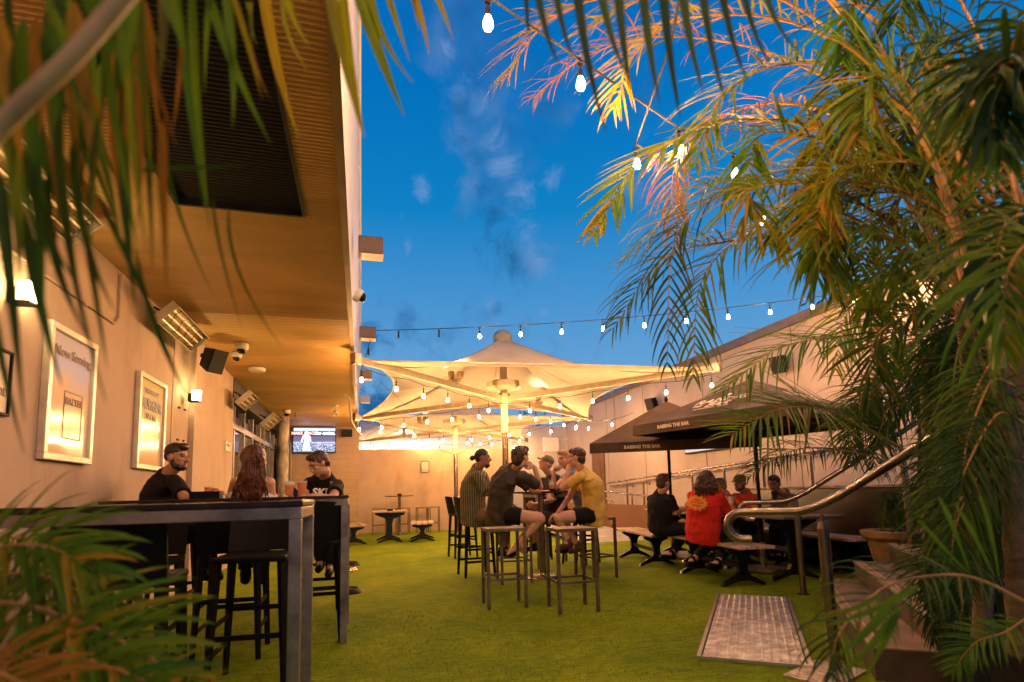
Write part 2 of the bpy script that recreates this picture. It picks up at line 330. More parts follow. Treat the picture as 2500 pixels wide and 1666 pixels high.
b = MB(); b.tube([(-2.085, 5.5, 3.12), (-2.085, 5.5, 2.72), (-2.085, 5.42, 2.64), (-2.085, 3.2, 2.64)], .011, 8)
for yy, zz in ((5.5, 2.95), (4.9, 2.64), (4.1, 2.64), (3.4, 2.64)): b.box((-2.088, yy, zz), (.02, .035, .035))
b.build('wall_conduit', MATS['warm_render'], pub)
b = MB(); b.tube([(-2.022, 7.62, 3.12), (-2.022, 7.62, 2.6)], .011, 8); b.build('wall_conduit', MATS['warm_render'], pub)
# doors beyond the wall end
alu = mat('aluminium_frame', (.55, .52, .50), .4, .8, .1, 5); dglass = mat('door_glass', (.02, .018, .02), .06, 0, 0, spec=1.)
b = MB(); b.box((-2.34, 13.5, 1.6), (.06, 6.8, 3.2)); b.build('glazing', dglass, pub)
b = MB()
for yy in (10.35, 11.1, 12.0, 12.9, 13.8, 14.4, 15.2, 15.9): b.box((-2.285, yy, 1.5), (.05, .07, 3.0))
b.box((-2.285, 13.2, 2.45), (.045, 6.2, .10)); b.build('door_frame', alu, pub)
b = MB(); b.box((-2.2, 13.5, 2.98), (.22, 6.8, .34)); b.build('door_header', dark_metal, pub)
b = MB(); b.cyl((-1.93, 15.0, 0), (-1.93, 15.0, 3.15), .15, n=24); b.build('column', mat('poster_column', (.38, .33, .28), .6, 0, .45, 5, .1, 30, stretch=(1, 1, .5)), pub, smooth=True)
b = MB(); b.box((-2.0, 16.3, 1.3), (.1, .9, 2.6)); b.build('side_door', mat('dark_door', (.05, .03, .02), .5, 0, .2, 4), pub)
b = MB(); b.box((-1.94, 15.82, 1.35), (.05, .06, 2.7)); b.box((-1.94, 16.74, 1.35), (.05, .06, 2.7)); b.build('door_frame', alu, pub)
# wall at the end of the covered area, block work
blk = plaster('painted_block', (.50, .36, .24)); tv_w = thing('end_wall', 'painted block wall under the soffit behind the television', 'wall', (-1.1, 16.9, 0))
b = MB(); b.box((-1.37, 16.95, 1.6), (2.6, .25, 3.2)); b.build('wall_face', blk, tv_w)
b = MB()
for k in range(1, 15): b.box((-1.12, 16.824, k*.2), (2.1, .004, .006))
b.build('mortar_line', mat('mortar', (.33, .23, .16), .9), tv_w)
# back walls
b = MB(); b.box((2.35, 17.62, 1.27), (4.86, .22, 2.54)); tag(b.build('boundary_wall', tan), 'low tan rendered wall across the end of the courtyard', 'wall')
b = MB(); b.box((4.0, 19.9, 1.8), (8.6, .2, 3.6)); tag(b.build('rear_wall', greyw), 'tall pale wall rising behind the low tan wall', 'wall')
# right wall with dark coping
rw = thing('side_wall', 'long beige panelled wall on the right with a dark coping', 'wall', (7.7, 10, 0))
b = MB(); b.box((7.75, 8.0, 2.0), (.3, 24, 4.02)); b.build('wall_face', rightm, rw)
b = MB(); b.box((7.73, 8.0, 4.09), (.42, 24.1, .16)); b.build('coping', mat('coping', (.20, .16, .15), .5, .2, .15, 3), rw)
b = MB()
for yy in (5.4, 8.2, 11.0, 13.8, 16.2): b.box((7.598, yy, 2.0), (.008, .012, 4.0))
b.build('panel_joint', mat('joint', (.12, .09, .07), .9), rw)
b = MB(); b.tube([(7.585, 15.6, 4.0), (7.585, 15.6, 3.0), (7.585, 15.5, 2.9), (7.585, 11.2, 2.9), (7.585, 11.1, 2.8), (7.585, 11.1, 2.5)], .016, 8); b.tube([(7.585, 6.6, 4.0), (7.585, 6.6, 1.2)], .03, 10); b.build('conduit', MATS['beige_panel'], rw)
b = MB(); b.box((7.58, 16.95, 1.25), (.05, .95, 2.5)); dr = b.build('door', mat('brown_door', (.16, .08, .04), .6, 0, .2, 3), rw); b = MB(); b.ell((7.54, 16.55, 1.05), (.03, .03, .03)); b.build('handle', steel, dr)
# ramp side walls
b = MB(); b.add([(6.35, 8.5, 0), (6.35, 17.3, 0), (6.35, 17.3, .75), (6.35, 8.5, .72), (6.5, 8.5, 0), (6.5, 17.3, 0), (6.5, 17.3, .75), (6.5, 8.5, .72)], [(0, 3, 2, 1), (4, 5, 6, 7), (3, 7, 6, 2), (0, 4, 7, 3), (1, 2, 6, 5)])
tag(b.build('ramp_kerb_wall', brown), 'low dark brown wall along the lower ramp', 'wall')
b = MB(); b.add([(6.75, 3.0, 0), (6.75, 17.3, 0), (6.75, 17.3, .35), (6.75, 3.0, .95), (7.6, 3.0, 0), (7.6, 17.3, 0), (7.6, 17.3, .35), (7.6, 3.0, .95)], [(0, 3, 2, 1), (3, 7, 6, 2), (0, 4, 7, 3), (1, 2, 6, 5)])
setting(b.build('upper_ramp', concrete))
# ------------------------------------------------------------------ handrails (round steel tube)
def loop_end(p, d, r, n=9):        # half-circle return below the end of a rail heading in direction d
    p = Vector(p); d = Vector(d).normalized(); c = p + Vector((0, 0, -r))
    return [c + d*(math.sin(math.pi*k/n)*r) + Z_*(math.cos(math.pi*k/n)*r) for k in range(n+1)] + [c - Z_*r - d*r*.6]
def seg(a, b, n): a, b = Vector(a), Vector(b); return [a.lerp(b, k/n) for k in range(n+1)]
def chaikin(p, k=2):
    for _ in range(k):
        q = [p[0]]
        for a, b in zip(p[:-1], p[1:]): q += [a.lerp(b, .25), a.lerp(b, .75)]
        p = q+[p[-1]]
    return [p[0]]+[c for i, c in enumerate(p[1:-1])]+[p[-1]]
def handrail(label, path, posts, r=.025, pr=.03, end=None, brk=None, name='handrail', fl=True):
    hr = thing(name, label, 'handrail', Vector(posts[0][0]) if posts else path[0])
    path = chaikin(path); b_ = MB(); b_.tube(path, r, 16); b_.build('rail', steel, hr, smooth=True)
    for ft, tp in posts:
        p_ = MB(); ft, tp = Vector(ft), Vector(tp); p_.cyl(ft, tp-Z_*.10, pr, n=16); p_.cyl(tp-Z_*.10, tp-Z_*.06, pr*1.0, pr*.8, n=16); p_.cyl(tp-Z_*.07, tp-Z_*.015, .009, n=8)
        if fl: p_.cyl(ft, ft+Z_*.008, pr*1.9, n=20)
        p_.build('post', steel, hr, smooth=True)
    for q in brk or []:
        p_ = MB(); q = Vector(q); p_.tube([q+Vector((0, 0, -.02)), q+Vector((0, 0, -.09)), q+Vector((.09, 0, -.09))], .008, 8); p_.cyl(q+Vector((.085, 0, -.09)), q+Vector((.098, 0, -.09)), .035, n=14); p_.build('bracket', steel, hr, smooth=True)
    return hr
sd = Vector((.622, .783, 0)); se = Vector((.783, -.622, 0))        # along the stair nosings / up the stairs
def stair_rail(label, foot, ht=.90):
    foot = Vector(foot); top = foot + Z_*ht
    st = top - se*.45; pts = list(reversed(loop_end(st, -se, .085))) + seg(st+se*.08, top-se*.12+Z_*.0, 4)
    cn = top-se*.06
    pts += seg(cn+se*.10+Z_*.055, cn+se*2.2+Z_*1.42, 8)
    return pts, top
fA = GZ(2040, 1640); pA, tA = stair_rail('', fA, .925)
fB = GZ(1962, 1452); pB, tB = stair_rail('', fB, .925)
handrail('brushed steel handrail with a looped end at the near side of the steps', pA, [(fA, tA), (fA+se*1.5+Z_*.5, tA+se*1.5+Z_*.9)], r=.027, pr=.032)
handrail('brushed steel handrail with a looped end at the far side of the steps', pB, [(fB, tB), (fB+se*.95+Z_*.34, tB+se*.95+Z_*.55)], r=.025, pr=.030)
# long ramp rails against the right wall
a, b2 = GX(1455, 1184, 6.8), GX(2150, 1080, 6.8)
ps = []
for px in (1530, 1570, 1689, 1767, 1862, 1978):
    k = (px-1455)/(2150-1455); q = GX(px, 1184-(1184-1080)*k, 6.8); ps.append((Vector((6.8, q.y, q.z-.95)), q))
handrail('long steel guard rail climbing the upper ramp beside the beige wall', seg(a, b2, 8), ps, r=.022, pr=.024, fl=False)
a, b2 = GX(1499, 1187, 7.5), GX(2150, 1082, 7.5)
handrail('thin steel handrail bracketed onto the beige wall', [a+Vector((.0, .3, -.0))]+seg(a, b2, 6), [], r=.02, brk=[GX(x, y, 7.5) for x, y in ((1538, 1180), (1578, 1174), (1681, 1158), (1822, 1136), (1890, 1125))])
a, b2 = GX(1466, 1199, 6.42), GX(1620, 1216, 6.42)
lp = [GX(x, y, 6.42) for x, y in ((1470, 1250), (1484, 1252), (1495, 1245), (1497, 1228), (1490, 1220), (1466, 1218))]
handrail('short steel guard rail with a loop on the low brown ramp wall', seg(a, b2, 4), [(Vector((6.42, q.y, .72)), q) for q in (GX(1480, 1201, 6.42), GX(1543, 1208, 6.42), GX(1598, 1214, 6.42))], r=.02, pr=.018, fl=False)
handrail('small looped steel rail end near the ramp foot', lp, [(Vector((6.3, GX(1497, 1235, 6.42).y, 0)), GX(1497, 1235, 6.42))], r=.02, pr=.018, fl=False)
# ------------------------------------------------------------------ steps
tread = mat('tread_tile', (.27, .18, .11), .6, .1, .2, 6); t = tread.node_tree
wv = nn(t, 'ShaderNodeTexWave', i_Scale=22.); wv.bands_direction = 'X'; tco = nn(t, 'ShaderNodeTexCoord'); mp_ = nn(t, 'ShaderNodeMapping'); mp_.inputs['Rotation'].default_value = (0, 0, 0)
t.links.new(tco.outputs['Object'], mp_.inputs[0]); t.links.new(mp_.outputs[0], wv.inputs[0]); bp = nn(t, 'ShaderNodeBump', i_Strength=.8, i_Distance=.004); t.links.new(wv.outputs[1], bp.inputs['Height']); t.links.new(bp.outputs[0], t.nodes['Principled BSDF'].inputs['Normal'])
nos = mat('nosing_strip', (.42, .22, .10), .5, .1, .25, 9); nal = mat('nosing_aluminium', (.7, .66, .6), .35, .9, .1, 9)
stp = thing('stairs', 'dark tiled steps with orange nosing strips at lower right', 'stairs', (4.362, 4.587, 0), math.atan2(-.622, .783))
# local: x = up the stairs, y = along nosing
Ls = 2.55
for k in range(4):
    z1 = .17*(k+1); x0 = .30*k; off = -2.55
    b = MB(); b.box((x0+1.0, off/2, z1/2-.0), (2.0, 2.6, z1-.004*k)); rs = b.build('step', mat('riser', (.11, .07, .045), .7, 0, .2, 5), stp, local=True)
    b = MB(); b.box((x0+.175, off/2, z1+.004), (.26, 2.59, .008)); b.build('tread', tread, rs, local=True)
    b = MB(); b.box((x0+.022, off/2, z1+.006), (.05, 2.6, .010)); b.build('nosing_strip', nos, rs, local=True)
    b = MB(); b.box((x0-.004, off/2, z1+.002), (.007, 2.602, .022)); b.box((x0+.049, off/2, z1+.0075), (.005, 2.6, .012)); b.build('nosing_edge', nal, rs, local=True)
# grate plate on the turf
gp = thing('access_cover', 'pair of punched steel cover plates set into the turf', 'floor grate', GZ(1830, 1530), math.atan2(-.622, .783))
plt = mat('punched_plate', (.80, .72, .62), .42, .8, .25, 12, .12, 70)
c1_, c2_, c3_, c4_ = [GZ(*q) for q in ((1753, 1456), (1939, 1464), (1973, 1634), (1693, 1610))]
lx = .66; ly = 2.26
b = MB(); cov = gp
inv = WM(gp).inverted(); cc_ = sum(((inv @ c) for c in (c1_, c2_, c3_, c4_)), Vector())/4
for k in (-1, 1):
    b = MB(); b.box((cc_.x, cc_.y+k*ly/4, .012), (lx-.07, ly/2-.01, .016))
    for i in range(11):
        for j in range(62):
            yy = cc_.y-ly/2+.05+j*(ly-.1)/61
            if abs(yy-cc_.y) < .03 or (yy-cc_.y)*k < 0: continue
            b.ell((cc_.x-.26+i*.052, yy, .020), (.012, .009, .009), n=8, m=4)
    b.build('plate', plt, gp, local=True, smooth=True)
b = MB()
for k in (-1, 1): b.box((cc_.x+k*(lx/2-.012), cc_.y, .012), (.024, ly, .022)); b.box((cc_.x, cc_.y+k*(ly/2-.008), .012), (lx-.05, .016, .021))
b.build('plate_frame', nal, gp, local=True)
gd = GZ(2015, 1648)
b = MB(); b.box((gd.x, gd.y, .008), (.42, .28, .012), rot=.4)
for i in range(12): b.box((gd.x+math.cos(.4)*(i-5.5)*.033, gd.y+math.sin(.4)*(i-5.5)*.033, .018), (.012, .26, .008), rot=.4)
tag(b.build('drain_cover', plt), 'small ribbed metal drain cover just below the punched plates', 'drain cover')
# ================================================================== THINGS ON THE WALLS
em_tv = None
def frame_poster(name, label, y0, y1, z0, z1, X, fw, fm, pm, depth=.05, group=None):
    t = thing(name, label, 'poster frame' if fw > .02 else 'framed notice', (X, (y0+y1)/2, z0), group=group)
    b = MB()
    for (c, d) in (((X+depth/2, (y0+y1)/2, z0+fw/2), (depth, y1-y0, fw)), ((X+depth/2, (y0+y1)/2, z1-fw/2), (depth, y1-y0, fw)),
                   ((X+depth/2, y0+fw/2, (z0+z1)/2), (depth-.001, fw, z1-z0-2*fw)), ((X+depth/2, y1-fw/2, (z0+z1)/2), (depth-.001, fw, z1-z0-2*fw))): b.bbox(c, d, b=.004)
    b.build('frame', fm, t)
    b = MB(); b.box((X+depth*.4, (y0+y1)/2, (z0+z1)/2), (.006, y1-y0-2*fw, z1-z0-2*fw)); p = b.build('poster', pm, t)
    return t, p
def poster_mat(name, c1, c2, c3):
    m = mat(name, c1, .12, 0, 0, spec=.8); t = m.node_tree; tco = nn(t, 'ShaderNodeTexCoord'); sp = nn(t, 'ShaderNodeSeparateXYZ'); ns = nn(t, 'ShaderNodeTexNoise', i_Scale=2.2, i_Detail=4, i_Distortion=1.2)
    t.links.new(tco.outputs['Generated'], sp.inputs[0]); t.links.new(tco.outputs['Object'], ns.inputs[0])
    ad = nn(t, 'ShaderNodeMath', operation='MULTIPLY_ADD'); ad.inputs[1].default_value = .5; t.links.new(ns.outputs[0], ad.inputs[0]); t.links.new(sp.outputs['Z'], ad.inputs[2])
    r = ramp(t, [(.45, c1), (.75, c2), (1.1, c3)]); t.links.new(ad.outputs[0], r.inputs[0]); t.links.new(r.outputs[0], t.nodes['Principled BSDF'].inputs['Base Color']); return m
silver = mat('silver_frame', (.72, .66, .58), .35, .5, .08, 6)
ink = mat('poster_ink', (.30, .24, .22), .6, 0, 0); ink2 = mat('blue_grey_ink', (.36, .36, .38), .6, 0, 0); white_ink = mat('white_ink', (.80, .72, .60), .6, 0, 0)
XW = -2.1
t_, p_ = frame_poster('poster_frame', 'big silver framed poster headed Now Serving, nearer of the two on the tan wall', 4.38, 5.07, 1.39, 2.35, XW, .045, silver, poster_mat('ale_poster', (.85, .72, .48), (.85, .62, .42), (.62, .62, .80)))
text('Now Serving', 'heading', ink, p_, (-2.07, 4.74, 2.17), Y_, Z_, .10)
text('BALTER', 'lettering', ink, p_, (-2.07, 4.78, 1.83), Y_, Z_, .075)
b = MB()
for (c, d) in (((-2.074, 4.78, 1.90), (.002, .26, .008)), ((-2.074, 4.78, 1.56), (.002, .26, .008)), ((-2.074, 4.65, 1.73), (.002, .008, .34)), ((-2.074, 4.91, 1.73), (.002, .008, .34))): b.box(c, d)
b.build('label_outline', ink, p_)
t_, p_ = frame_poster('poster_frame', 'silver framed burger night poster between the first poster and the wall sconce', 5.98, 6.73, 1.41, 2.35, XW, .045, silver, poster_mat('burger_poster', (.55, .38, .22), (.80, .68, .42), (.78, .66, .38)))
text('THURSDAY', 'heading', ink2, p_, (-2.07, 6.34, 2.19), Y_, Z_, .075); text('BURGER', 'lettering', ink2, p_, (-2.07, 6.34, 2.06), Y_, Z_, .15, bold=.004); text('SPECIAL', 'lettering', ink2, p_, (-2.07, 6.34, 1.94), Y_, Z_, .08)
q0, q1 = GX(0, 905, XW), GX(21, 880, XW)
t_, p_ = frame_poster('poster_frame', 'black framed notice cut by the left edge of the picture', 3.45, q1.y, 1.62, 2.02, XW, .018, black, mat('notice_paper', (.7, .62, .5), .5, 0, .05), depth=.03)
text('FOOD', 'lettering', ink, p_, (-2.08, q1.y-.12, 1.76), Y_, Z_, .07)
for (px, y0_, y1_, lab, X) in ((530, 1050, 1105, 'small black framed notice near the end of the tan wall', XW), (555, 1075, 1105, 'pale frameless notice at the corner before the glass doors', XW)):
    a, c = GX(px-6, y0_, X), GX(px+6, y1_, X)
    t_, p_ = frame_poster('notice', lab, a.y, c.y, c.z, a.z, X, .014 if 'black' in lab else .006, black if 'black' in lab else silver, MATS['notice_paper'], depth=.02)
    text('NOTICE', 'lettering', ink, p_, (X+.013, (a.y+c.y)/2, a.z-.07), Y_, Z_, .06)
a, c = GY(1028, 1127, 17.5), GY(1047, 1153, 17.5)
t = thing('notice', 'small black framed notice alone on the low tan back wall', 'framed notice', ((a.x+c.x)/2, 17.5, c.z)); w_, h_ = c.x-a.x, a.z-c.z; cx_, cz_ = (a.x+c.x)/2, (a.z+c.z)/2
b = MB()
for (q, d) in (((cx_, 17.49, c.z), (w_, .03, .018)), ((cx_, 17.49, a.z), (w_, .03, .018)), ((a.x, 17.49, cz_), (.018, .03, h_)), ((c.x, 17.49, cz_), (.018, .03, h_))): b.box(q, d)
b.build('frame', black, t); b = MB(); b.box((cx_, 17.495, cz_), (w_-.02, .006, h_-.02)); p_ = b.build('paper', MATS['notice_paper'], t)
text('NO SMOKING', 'lettering', ink, p_, (cx_, 17.489, cz_-.07), X_, Z_, .035); text('IN THIS AREA', 'lettering', ink, p_, (cx_, 17.489, cz_-.12), X_, Z_, .03)
b = MB(); b.lathe((cx_, 17.49, cz_+.05), [(.045, 0), (.055, 0), (.055, .004), (.045, .004)], 24, axis=-Y_); b.build('symbol', ink, p_)
# ---- wall sconces
shade_m = mat('lit_shade', (1, .8, .45), .5, 0, 0, em=(1, .72, .28), es=75.)
def sconce(label, p):
    p = Vector(p); t = thing('wall_sconce', label, 'wall light', p, group='sconces on the tan wall')
    b = MB(); b.box(p+Vector((.02, 0, -.05)), (.04, .10, .10)); b.box(p+Vector((.07, 0, -.09)), (.10, .11, .015)); b.build('bracket', dark_metal, t)
    b = MB(); b.lathe(p+Vector((.08, 0, -.08)), [(.04, 0), (.052, .005), (.052, .12), (.04, .125)], 20, cap=True); b.build('shade', shade_m, t, smooth=True)
sconce('lit glass sconce on the pier behind the burger poster', GX(462, 962, -2.03)+Vector((0, 0, 0)))
sconce('lit sconce high on the tan wall at the left edge, behind leaves', GX(30, 705, -2.1))
# ---- heaters
reflector = mat('heater_reflector', (.66, .52, .32), .32, .9, .3, 14, .3, 40)
rod_m = mat('heater_rod', (.9, .7, .4), .3, 0, 0, em=(1, .55, .18), es=.25)
def heater(label, c, ln=1.15, wd=.24, tilt=.9, yawz=0., n=3):
    t = thing('patio_heater', label, 'heater', c, rot=(0, tilt, yawz), group='radiant heaters under the soffit')
    # local: long axis y, opening towards -z
    b = MB()
    b.box((0, 0, .05), (wd-.02, ln-.02, .01))
    for sx in (-1, 1): b.box((sx*(wd/2-.006), 0, .02), (.012, ln, .08))
    for sy in (-1, 1): b.box((0, sy*(ln/2-.006), .02), (wd-.025, .012, .08))
    b.build('housing', mat('heater_case', (.62, .56, .48), .4, .6, .1, 5), t, local=True)
    b = MB()
    for k in range(n):
        x = (k-(n-1)/2)*wd*.27
        for i in range(6):
            a0, a1 = math.pi*i/6, math.pi*(i+1)/6
            o = len(b.v); rr = wd*.12
            b.v += [(x-math.cos(a0)*rr, -ln/2+.02, .044-(1-math.sin(a0))*rr*.8), (x-math.cos(a1)*rr, -ln/2+.02, .044-(1-math.sin(a1))*rr*.8), (x-math.cos(a1)*rr, ln/2-.02, .044-(1-math.sin(a1))*rr*.8), (x-math.cos(a0)*rr, ln/2-.02, .044-(1-math.sin(a0))*rr*.8)]; b.f.append((o, o+1, o+2, o+3)); b.mi.append(0)
    b.build('reflector', reflector, t, smooth=True, local=True)
    b = MB()
    for k in range(n): b.cyl(((k-(n-1)/2)*wd*.27, -ln/2+.05, .015), ((k-(n-1)/2)*wd*.27, ln/2-.05, .015), .008, n=8)
    b.build('element', rod_m, t, smooth=True, local=True)
    b = MB()
    for k in range(5):
        y = -ln/2+ln*(k+.5)/5; b.tube([(-wd/2+.01, y, -.022), (-wd*.2, y+.05, -.03), (wd*.2, y-.05, -.03), (wd/2-.01, y, -.022)], .0028, 5)
    b.tube([(-wd*.2, -ln/2, -.03), (-wd*.2, ln/2, -.03)], .0025, 5)
    b.build('guard', dark_metal, t, local=True)
    b = MB(); 
    for sy in (-1, 1): b.tube([(0, sy*ln*.3, .055), (-.05, sy*ln*.3, .22)], .012, 6)
    b.build('bracket', dark_metal, t, local=True)
    return t
heater('large wire-guarded radiant heater nearest the camera beside the black speaker', (-1.86, 6.55, 2.93), ln=1.15, wd=.26, tilt=-.75)
heater('radiant heater above the glass doors, the upper one of the small pair', (-1.83, 9.95, 2.72), ln=.62, wd=.30, tilt=-.75)
heater('radiant heater above the glass doors, the lower and farther one of the pair', (-1.75, 11.9, 2.62), ln=.75, wd=.34, tilt=-.75)
heater('radiant heater at the upper left, half hidden by the hanging palm leaves', (-1.88, 3.75, 2.97), ln=1.2, wd=.26, tilt=-.75)
# ---- speakers
def speaker(label, c, d, rz, tilt=.35):
    t = thing('speaker', label, 'speaker', c, rot=(tilt, 0, rz), group='wall speakers')
    b = MB(); w_, dp, h_ = d
    b.loft([[Vector(v) for v in ((-w_/2, -dp/2, -h_/2), (w_/2, -dp/2, -h_/2), (w_/2, -dp/2, h_/2), (-w_/2, -dp/2, h_/2))], [Vector(v) for v in ((-w_*.3, dp/2, -h_*.38), (w_*.3, dp/2, -h_*.38), (w_*.3, dp/2, h_*.38), (-w_*.3, dp/2, h_*.38))]]); b.build('cabinet', black, t, local=True)
    b = MB(); b.bbox((0, -dp/2-.006, 0), (w_-.02, .014, h_-.02)); b.build('grille', mat('grille', (.02, .02, .02), .7, .3, 0, bump=.5, bscale=300), t, local=True)
    b = MB(); b.box((0, dp/2+.04, 0), (.05, .1, .05)); b.build('bracket', dark_metal, t, local=True)
speaker('black wedge speaker under the soffit beside the big heater', (-1.82, 7.55, 2.85), (.22, .22, .30), .9, .4)
speaker('round-edged black speaker beside the television', GY(847, 1058, 16.6), (.30, .2, .22), 0, .1)
speaker('black speaker high on the beige wall above the far umbrella', GX(1592, 985, 7.42), (.26, .24, .32), -1.2, .35)
speaker('black speaker on the beige wall behind the palm fronds', GX(1905, 888, 7.42), (.26, .24, .32), -1.2, .35)
# ---- domes, cameras, fittings on the soffit
def dome(label, p, r=.06, name='security_camera', cat='camera', axis=-Z_):
    t = thing(name, label, cat, p); b = MB(); b.lathe(p, [(r*1.0, 0), (r*1.05, r*.25), (r*1.0, r*.75), (r*.8, r*.95), (.001, r*.97)], 20, axis=axis); b.build('housing', white_paint, t, smooth=True)
    b = MB(); b.lathe(p, [(r*.72, r*.9), (r*.66, r*1.25), (r*.4, r*1.55), (.001, r*1.66)], 18, axis=axis); b.build('lens_dome', black_gloss, t, smooth=True)
dome('white dome camera under the soffit, the right one of the close pair', GZ(590, 840, 3.14), .085)
dome('white dome camera under the soffit, the left lower one of the close pair', GZ(574, 858, 3.14)+Vector((0, .1, 0)), .07)
dome('white dome camera further along the soffit above the column', GZ(700, 1002, 3.14), .085)
dome('white dome camera on the fascia against the sky', GX(868, 718, -.06), .06, axis=Vector((.9, 0, -.45)).normalized())
p = GZ(627, 898, 3.14); b = MB(); b.lathe(p, [(.10, 0), (.13, .012), (.13, .04), (.11, .06), (.001, .065)], 28, axis=-Z_); tag(b.build('smoke_detector', white_paint, smooth=True), 'flat round white fitting on the soffit', 'smoke detector')
t = thing('spotlight', 'small round white spotlight on the far part of the soffit', 'spotlight', GZ(820, 990, 3.14)); p = Vector(t.location); b = MB(); b.cyl(p, p-Z_*.03, .06); b.cyl(p-Z_*.03, p-Z_*.12, .012); b.build('mount', white_paint, t); b = MB(); b.lathe(p-Z_*.14+Y_*.04, [(.03, 0), (.055, .03), (.06, .13), (.05, .14), (.001, .12)], 18, axis=Vector((0, -1, -.7)).normalized()); b.build('lamp_head', white_paint, t, smooth=True)
p = GZ(720, 1023, 3.0); t = thing('light_fitting', 'small blue-white fitting hanging near the television', 'light fitting', p); b = MB(); b.box(p, (.17, .10, .07)); b.build('case', mat('blue_plastic', (.25, .3, .5), .4), t); b = MB(); b.cyl(p+Z_*.03, (p.x, p.y, 3.14), .01); b.build('stem', dark_metal, t)
b = MB(); c = [GZ(905, 972, 3.12)]; p0 = Vector((-.35, 11.5, 3.13)); b.tube([p0, p0+Vector((.10, .0, -.05)), p0+Vector((.12, .0, -.25)), p0+Vector((.14, .2, -.5)), p0+Vector((.24, .8, -.62)), p0+Vector((.33, 1.6, -.62))], .022, 10); tag(b.build('conduit', cream_paint, smooth=True), 'curved pale cable conduit leaving the soffit edge near the shade corner', 'conduit')
# ---- fascia box lights
for i, (yy, lab, m_) in enumerate(((5.25, 'square wall light on the fascia, nearest the camera', 1), (8.15, 'square wall light on the fascia where the festoon cable starts', 1), (11.0, 'square wall light on the fascia left of the shade sail', 1), (13.8, 'pale square wall light on the fascia, farthest along', 0))):
    t = thing('fascia_light', lab, 'wall light', (-.05, yy, 3.42), group='box lights along the fascia')
    b = MB(); b.bbox((.075, yy, 3.46), (.23, .17, .17), b=.012); b.build('housing', mat('bronze_case', (.20, .14, .11), .4, .3, .1, 6) if m_ else white_paint, t)
    b = MB(); b.box((.09, yy, 3.367), (.2, .15, .008)); b.build('lens', mat('dim_lens', (.8, .5, .3), .3, 0, 0, em=(1, .5, .2), es=.5), t)
# ---- televisions
def tv(label, c, w_, h_, ax, kind):
    c = Vector(c); ax = Vector(ax); nz = ax.cross(Z_); t = thing('television', label, 'television', c)
    def fr(u, v, d=0): return c + ax*u + Z_*v + nz*d
    b = MB(); b.prism([(-w_/2, -h_/2), (w_/2, -h_/2), (w_/2, h_/2), (-w_/2, h_/2)], c, ax, Z_, nz, .05); b.build('case', black, t, fix=True)
    m = mat('screen_'+kind, (0, 0, 0), .3, 0, 0); n = m.node_tree; P_ = n.nodes['Principled BSDF']; tco = nn(n, 'ShaderNodeTexCoord'); sp = nn(n, 'ShaderNodeSeparateXYZ'); n.links.new(tco.outputs['Generated'], sp.inputs[0])
    if kind == 'sport':
        r = ramp(n, [(0, (.10, .5, .25)), (.03, (.25, .35, .55)), (.10, (.75, .8, .9)), (.40, (.10, .08, .14)), (.62, (.12, .10, .25)), (.63, (.004, .006, .025)), (.84, (.004, .006, .025)), (.85, (.5, .6, .8)), (.93, (.9, .9, 1)), (.96, (.1, .12, .2))], 'CONSTANT'); n.links.new(sp.outputs['Z'], r.inputs[0])
        vo = nn(n, 'ShaderNodeTexVoronoi', i_Scale=26.); mp_ = nn(n, 'ShaderNodeMapping'); mp_.inputs['Scale'].default_value = (1.7, 1, 1); n.links.new(tco.outputs['Generated'], mp_.inputs[0]); n.links.new(mp_.outputs[0], vo.inputs[0])
        cr = ramp(n, [(.0, (1, .95, .95)), (.35, (.45, .5, .8)), (.6, (.03, .03, .08))]); n.links.new(vo.outputs['Distance'], cr.inputs[0])
        mk = ramp(n, [(0, 0.), (.05, 1.), (.34, .9), (.44, .15), (.5, 0.)]); n.links.new(sp.outputs['Z'], mk.inputs[0]); mx_ = nn(n, 'ShaderNodeMix', data_type='RGBA'); n.links.new(mk.outputs[0], mx_.inputs[0]); n.links.new(r.outputs[0], mx_.inputs[6]); n.links.new(cr.outputs[0], mx_.inputs[7])
        n.links.new(mx_.outputs[2], P_.inputs['Emission Color']); P_.inputs['Emission Strength'].default_value = 1.6
    else:
        vo = nn(n, 'ShaderNodeTexNoise', i_Scale=30.); r = ramp(n, [(.0, (.55, .66, .72)), (.6, (.60, .68, .78)), (1, (.62, .62, .75))]); n.links.new(sp.outputs['Y'], r.inputs[0]); n.links.new(r.outputs[0], P_.inputs['Emission Color']); P_.inputs['Emission Strength'].default_value = .9
    b = MB(); q = .022; b.add([fr(-w_/2+q, -h_/2+q*1.6, .027), fr(w_/2-q, -h_/2+q*1.6, .027), fr(w_/2-q, h_/2-q, .027), fr(-w_/2+q, h_/2-q, .027)], [(0, 1, 2, 3)]); scn = b.build('screen', m, t)
    return t, scn, fr
tvw = mat('screen_white', (1, 1, 1), .5, 0, 0, em=(1, .97, 1), es=1.6); tvr = mat('screen_orange', (1, .4, .25), .5, 0, 0, em=(1, .38, .25), es=1.3)
tc_, te = GY(715, 1042, 16.62), GY(820, 1106, 16.62); tw = te.x-tc_.x; th_ = tc_.z-te.z
t_, scn, fr = tv('wall television showing a cricketer in white over a crowd', ((tc_.x+te.x)/2, 16.65, (tc_.z+te.z)/2), tw, th_, X_, 'sport')
text('MAKE', 'caption', tvr, scn, fr(-.47*tw+.08, .245*th_, .031), X_, Z_, .115, bold=.003); text('SPACE', 'caption', tvr, scn, fr(-.10*tw, .245*th_, .031), X_, Z_, .115, bold=.003); text('for cricket.', 'caption', tvw, scn, fr(.26*tw, .245*th_, .031), X_, Z_, .115, bold=.004)
b = MB()
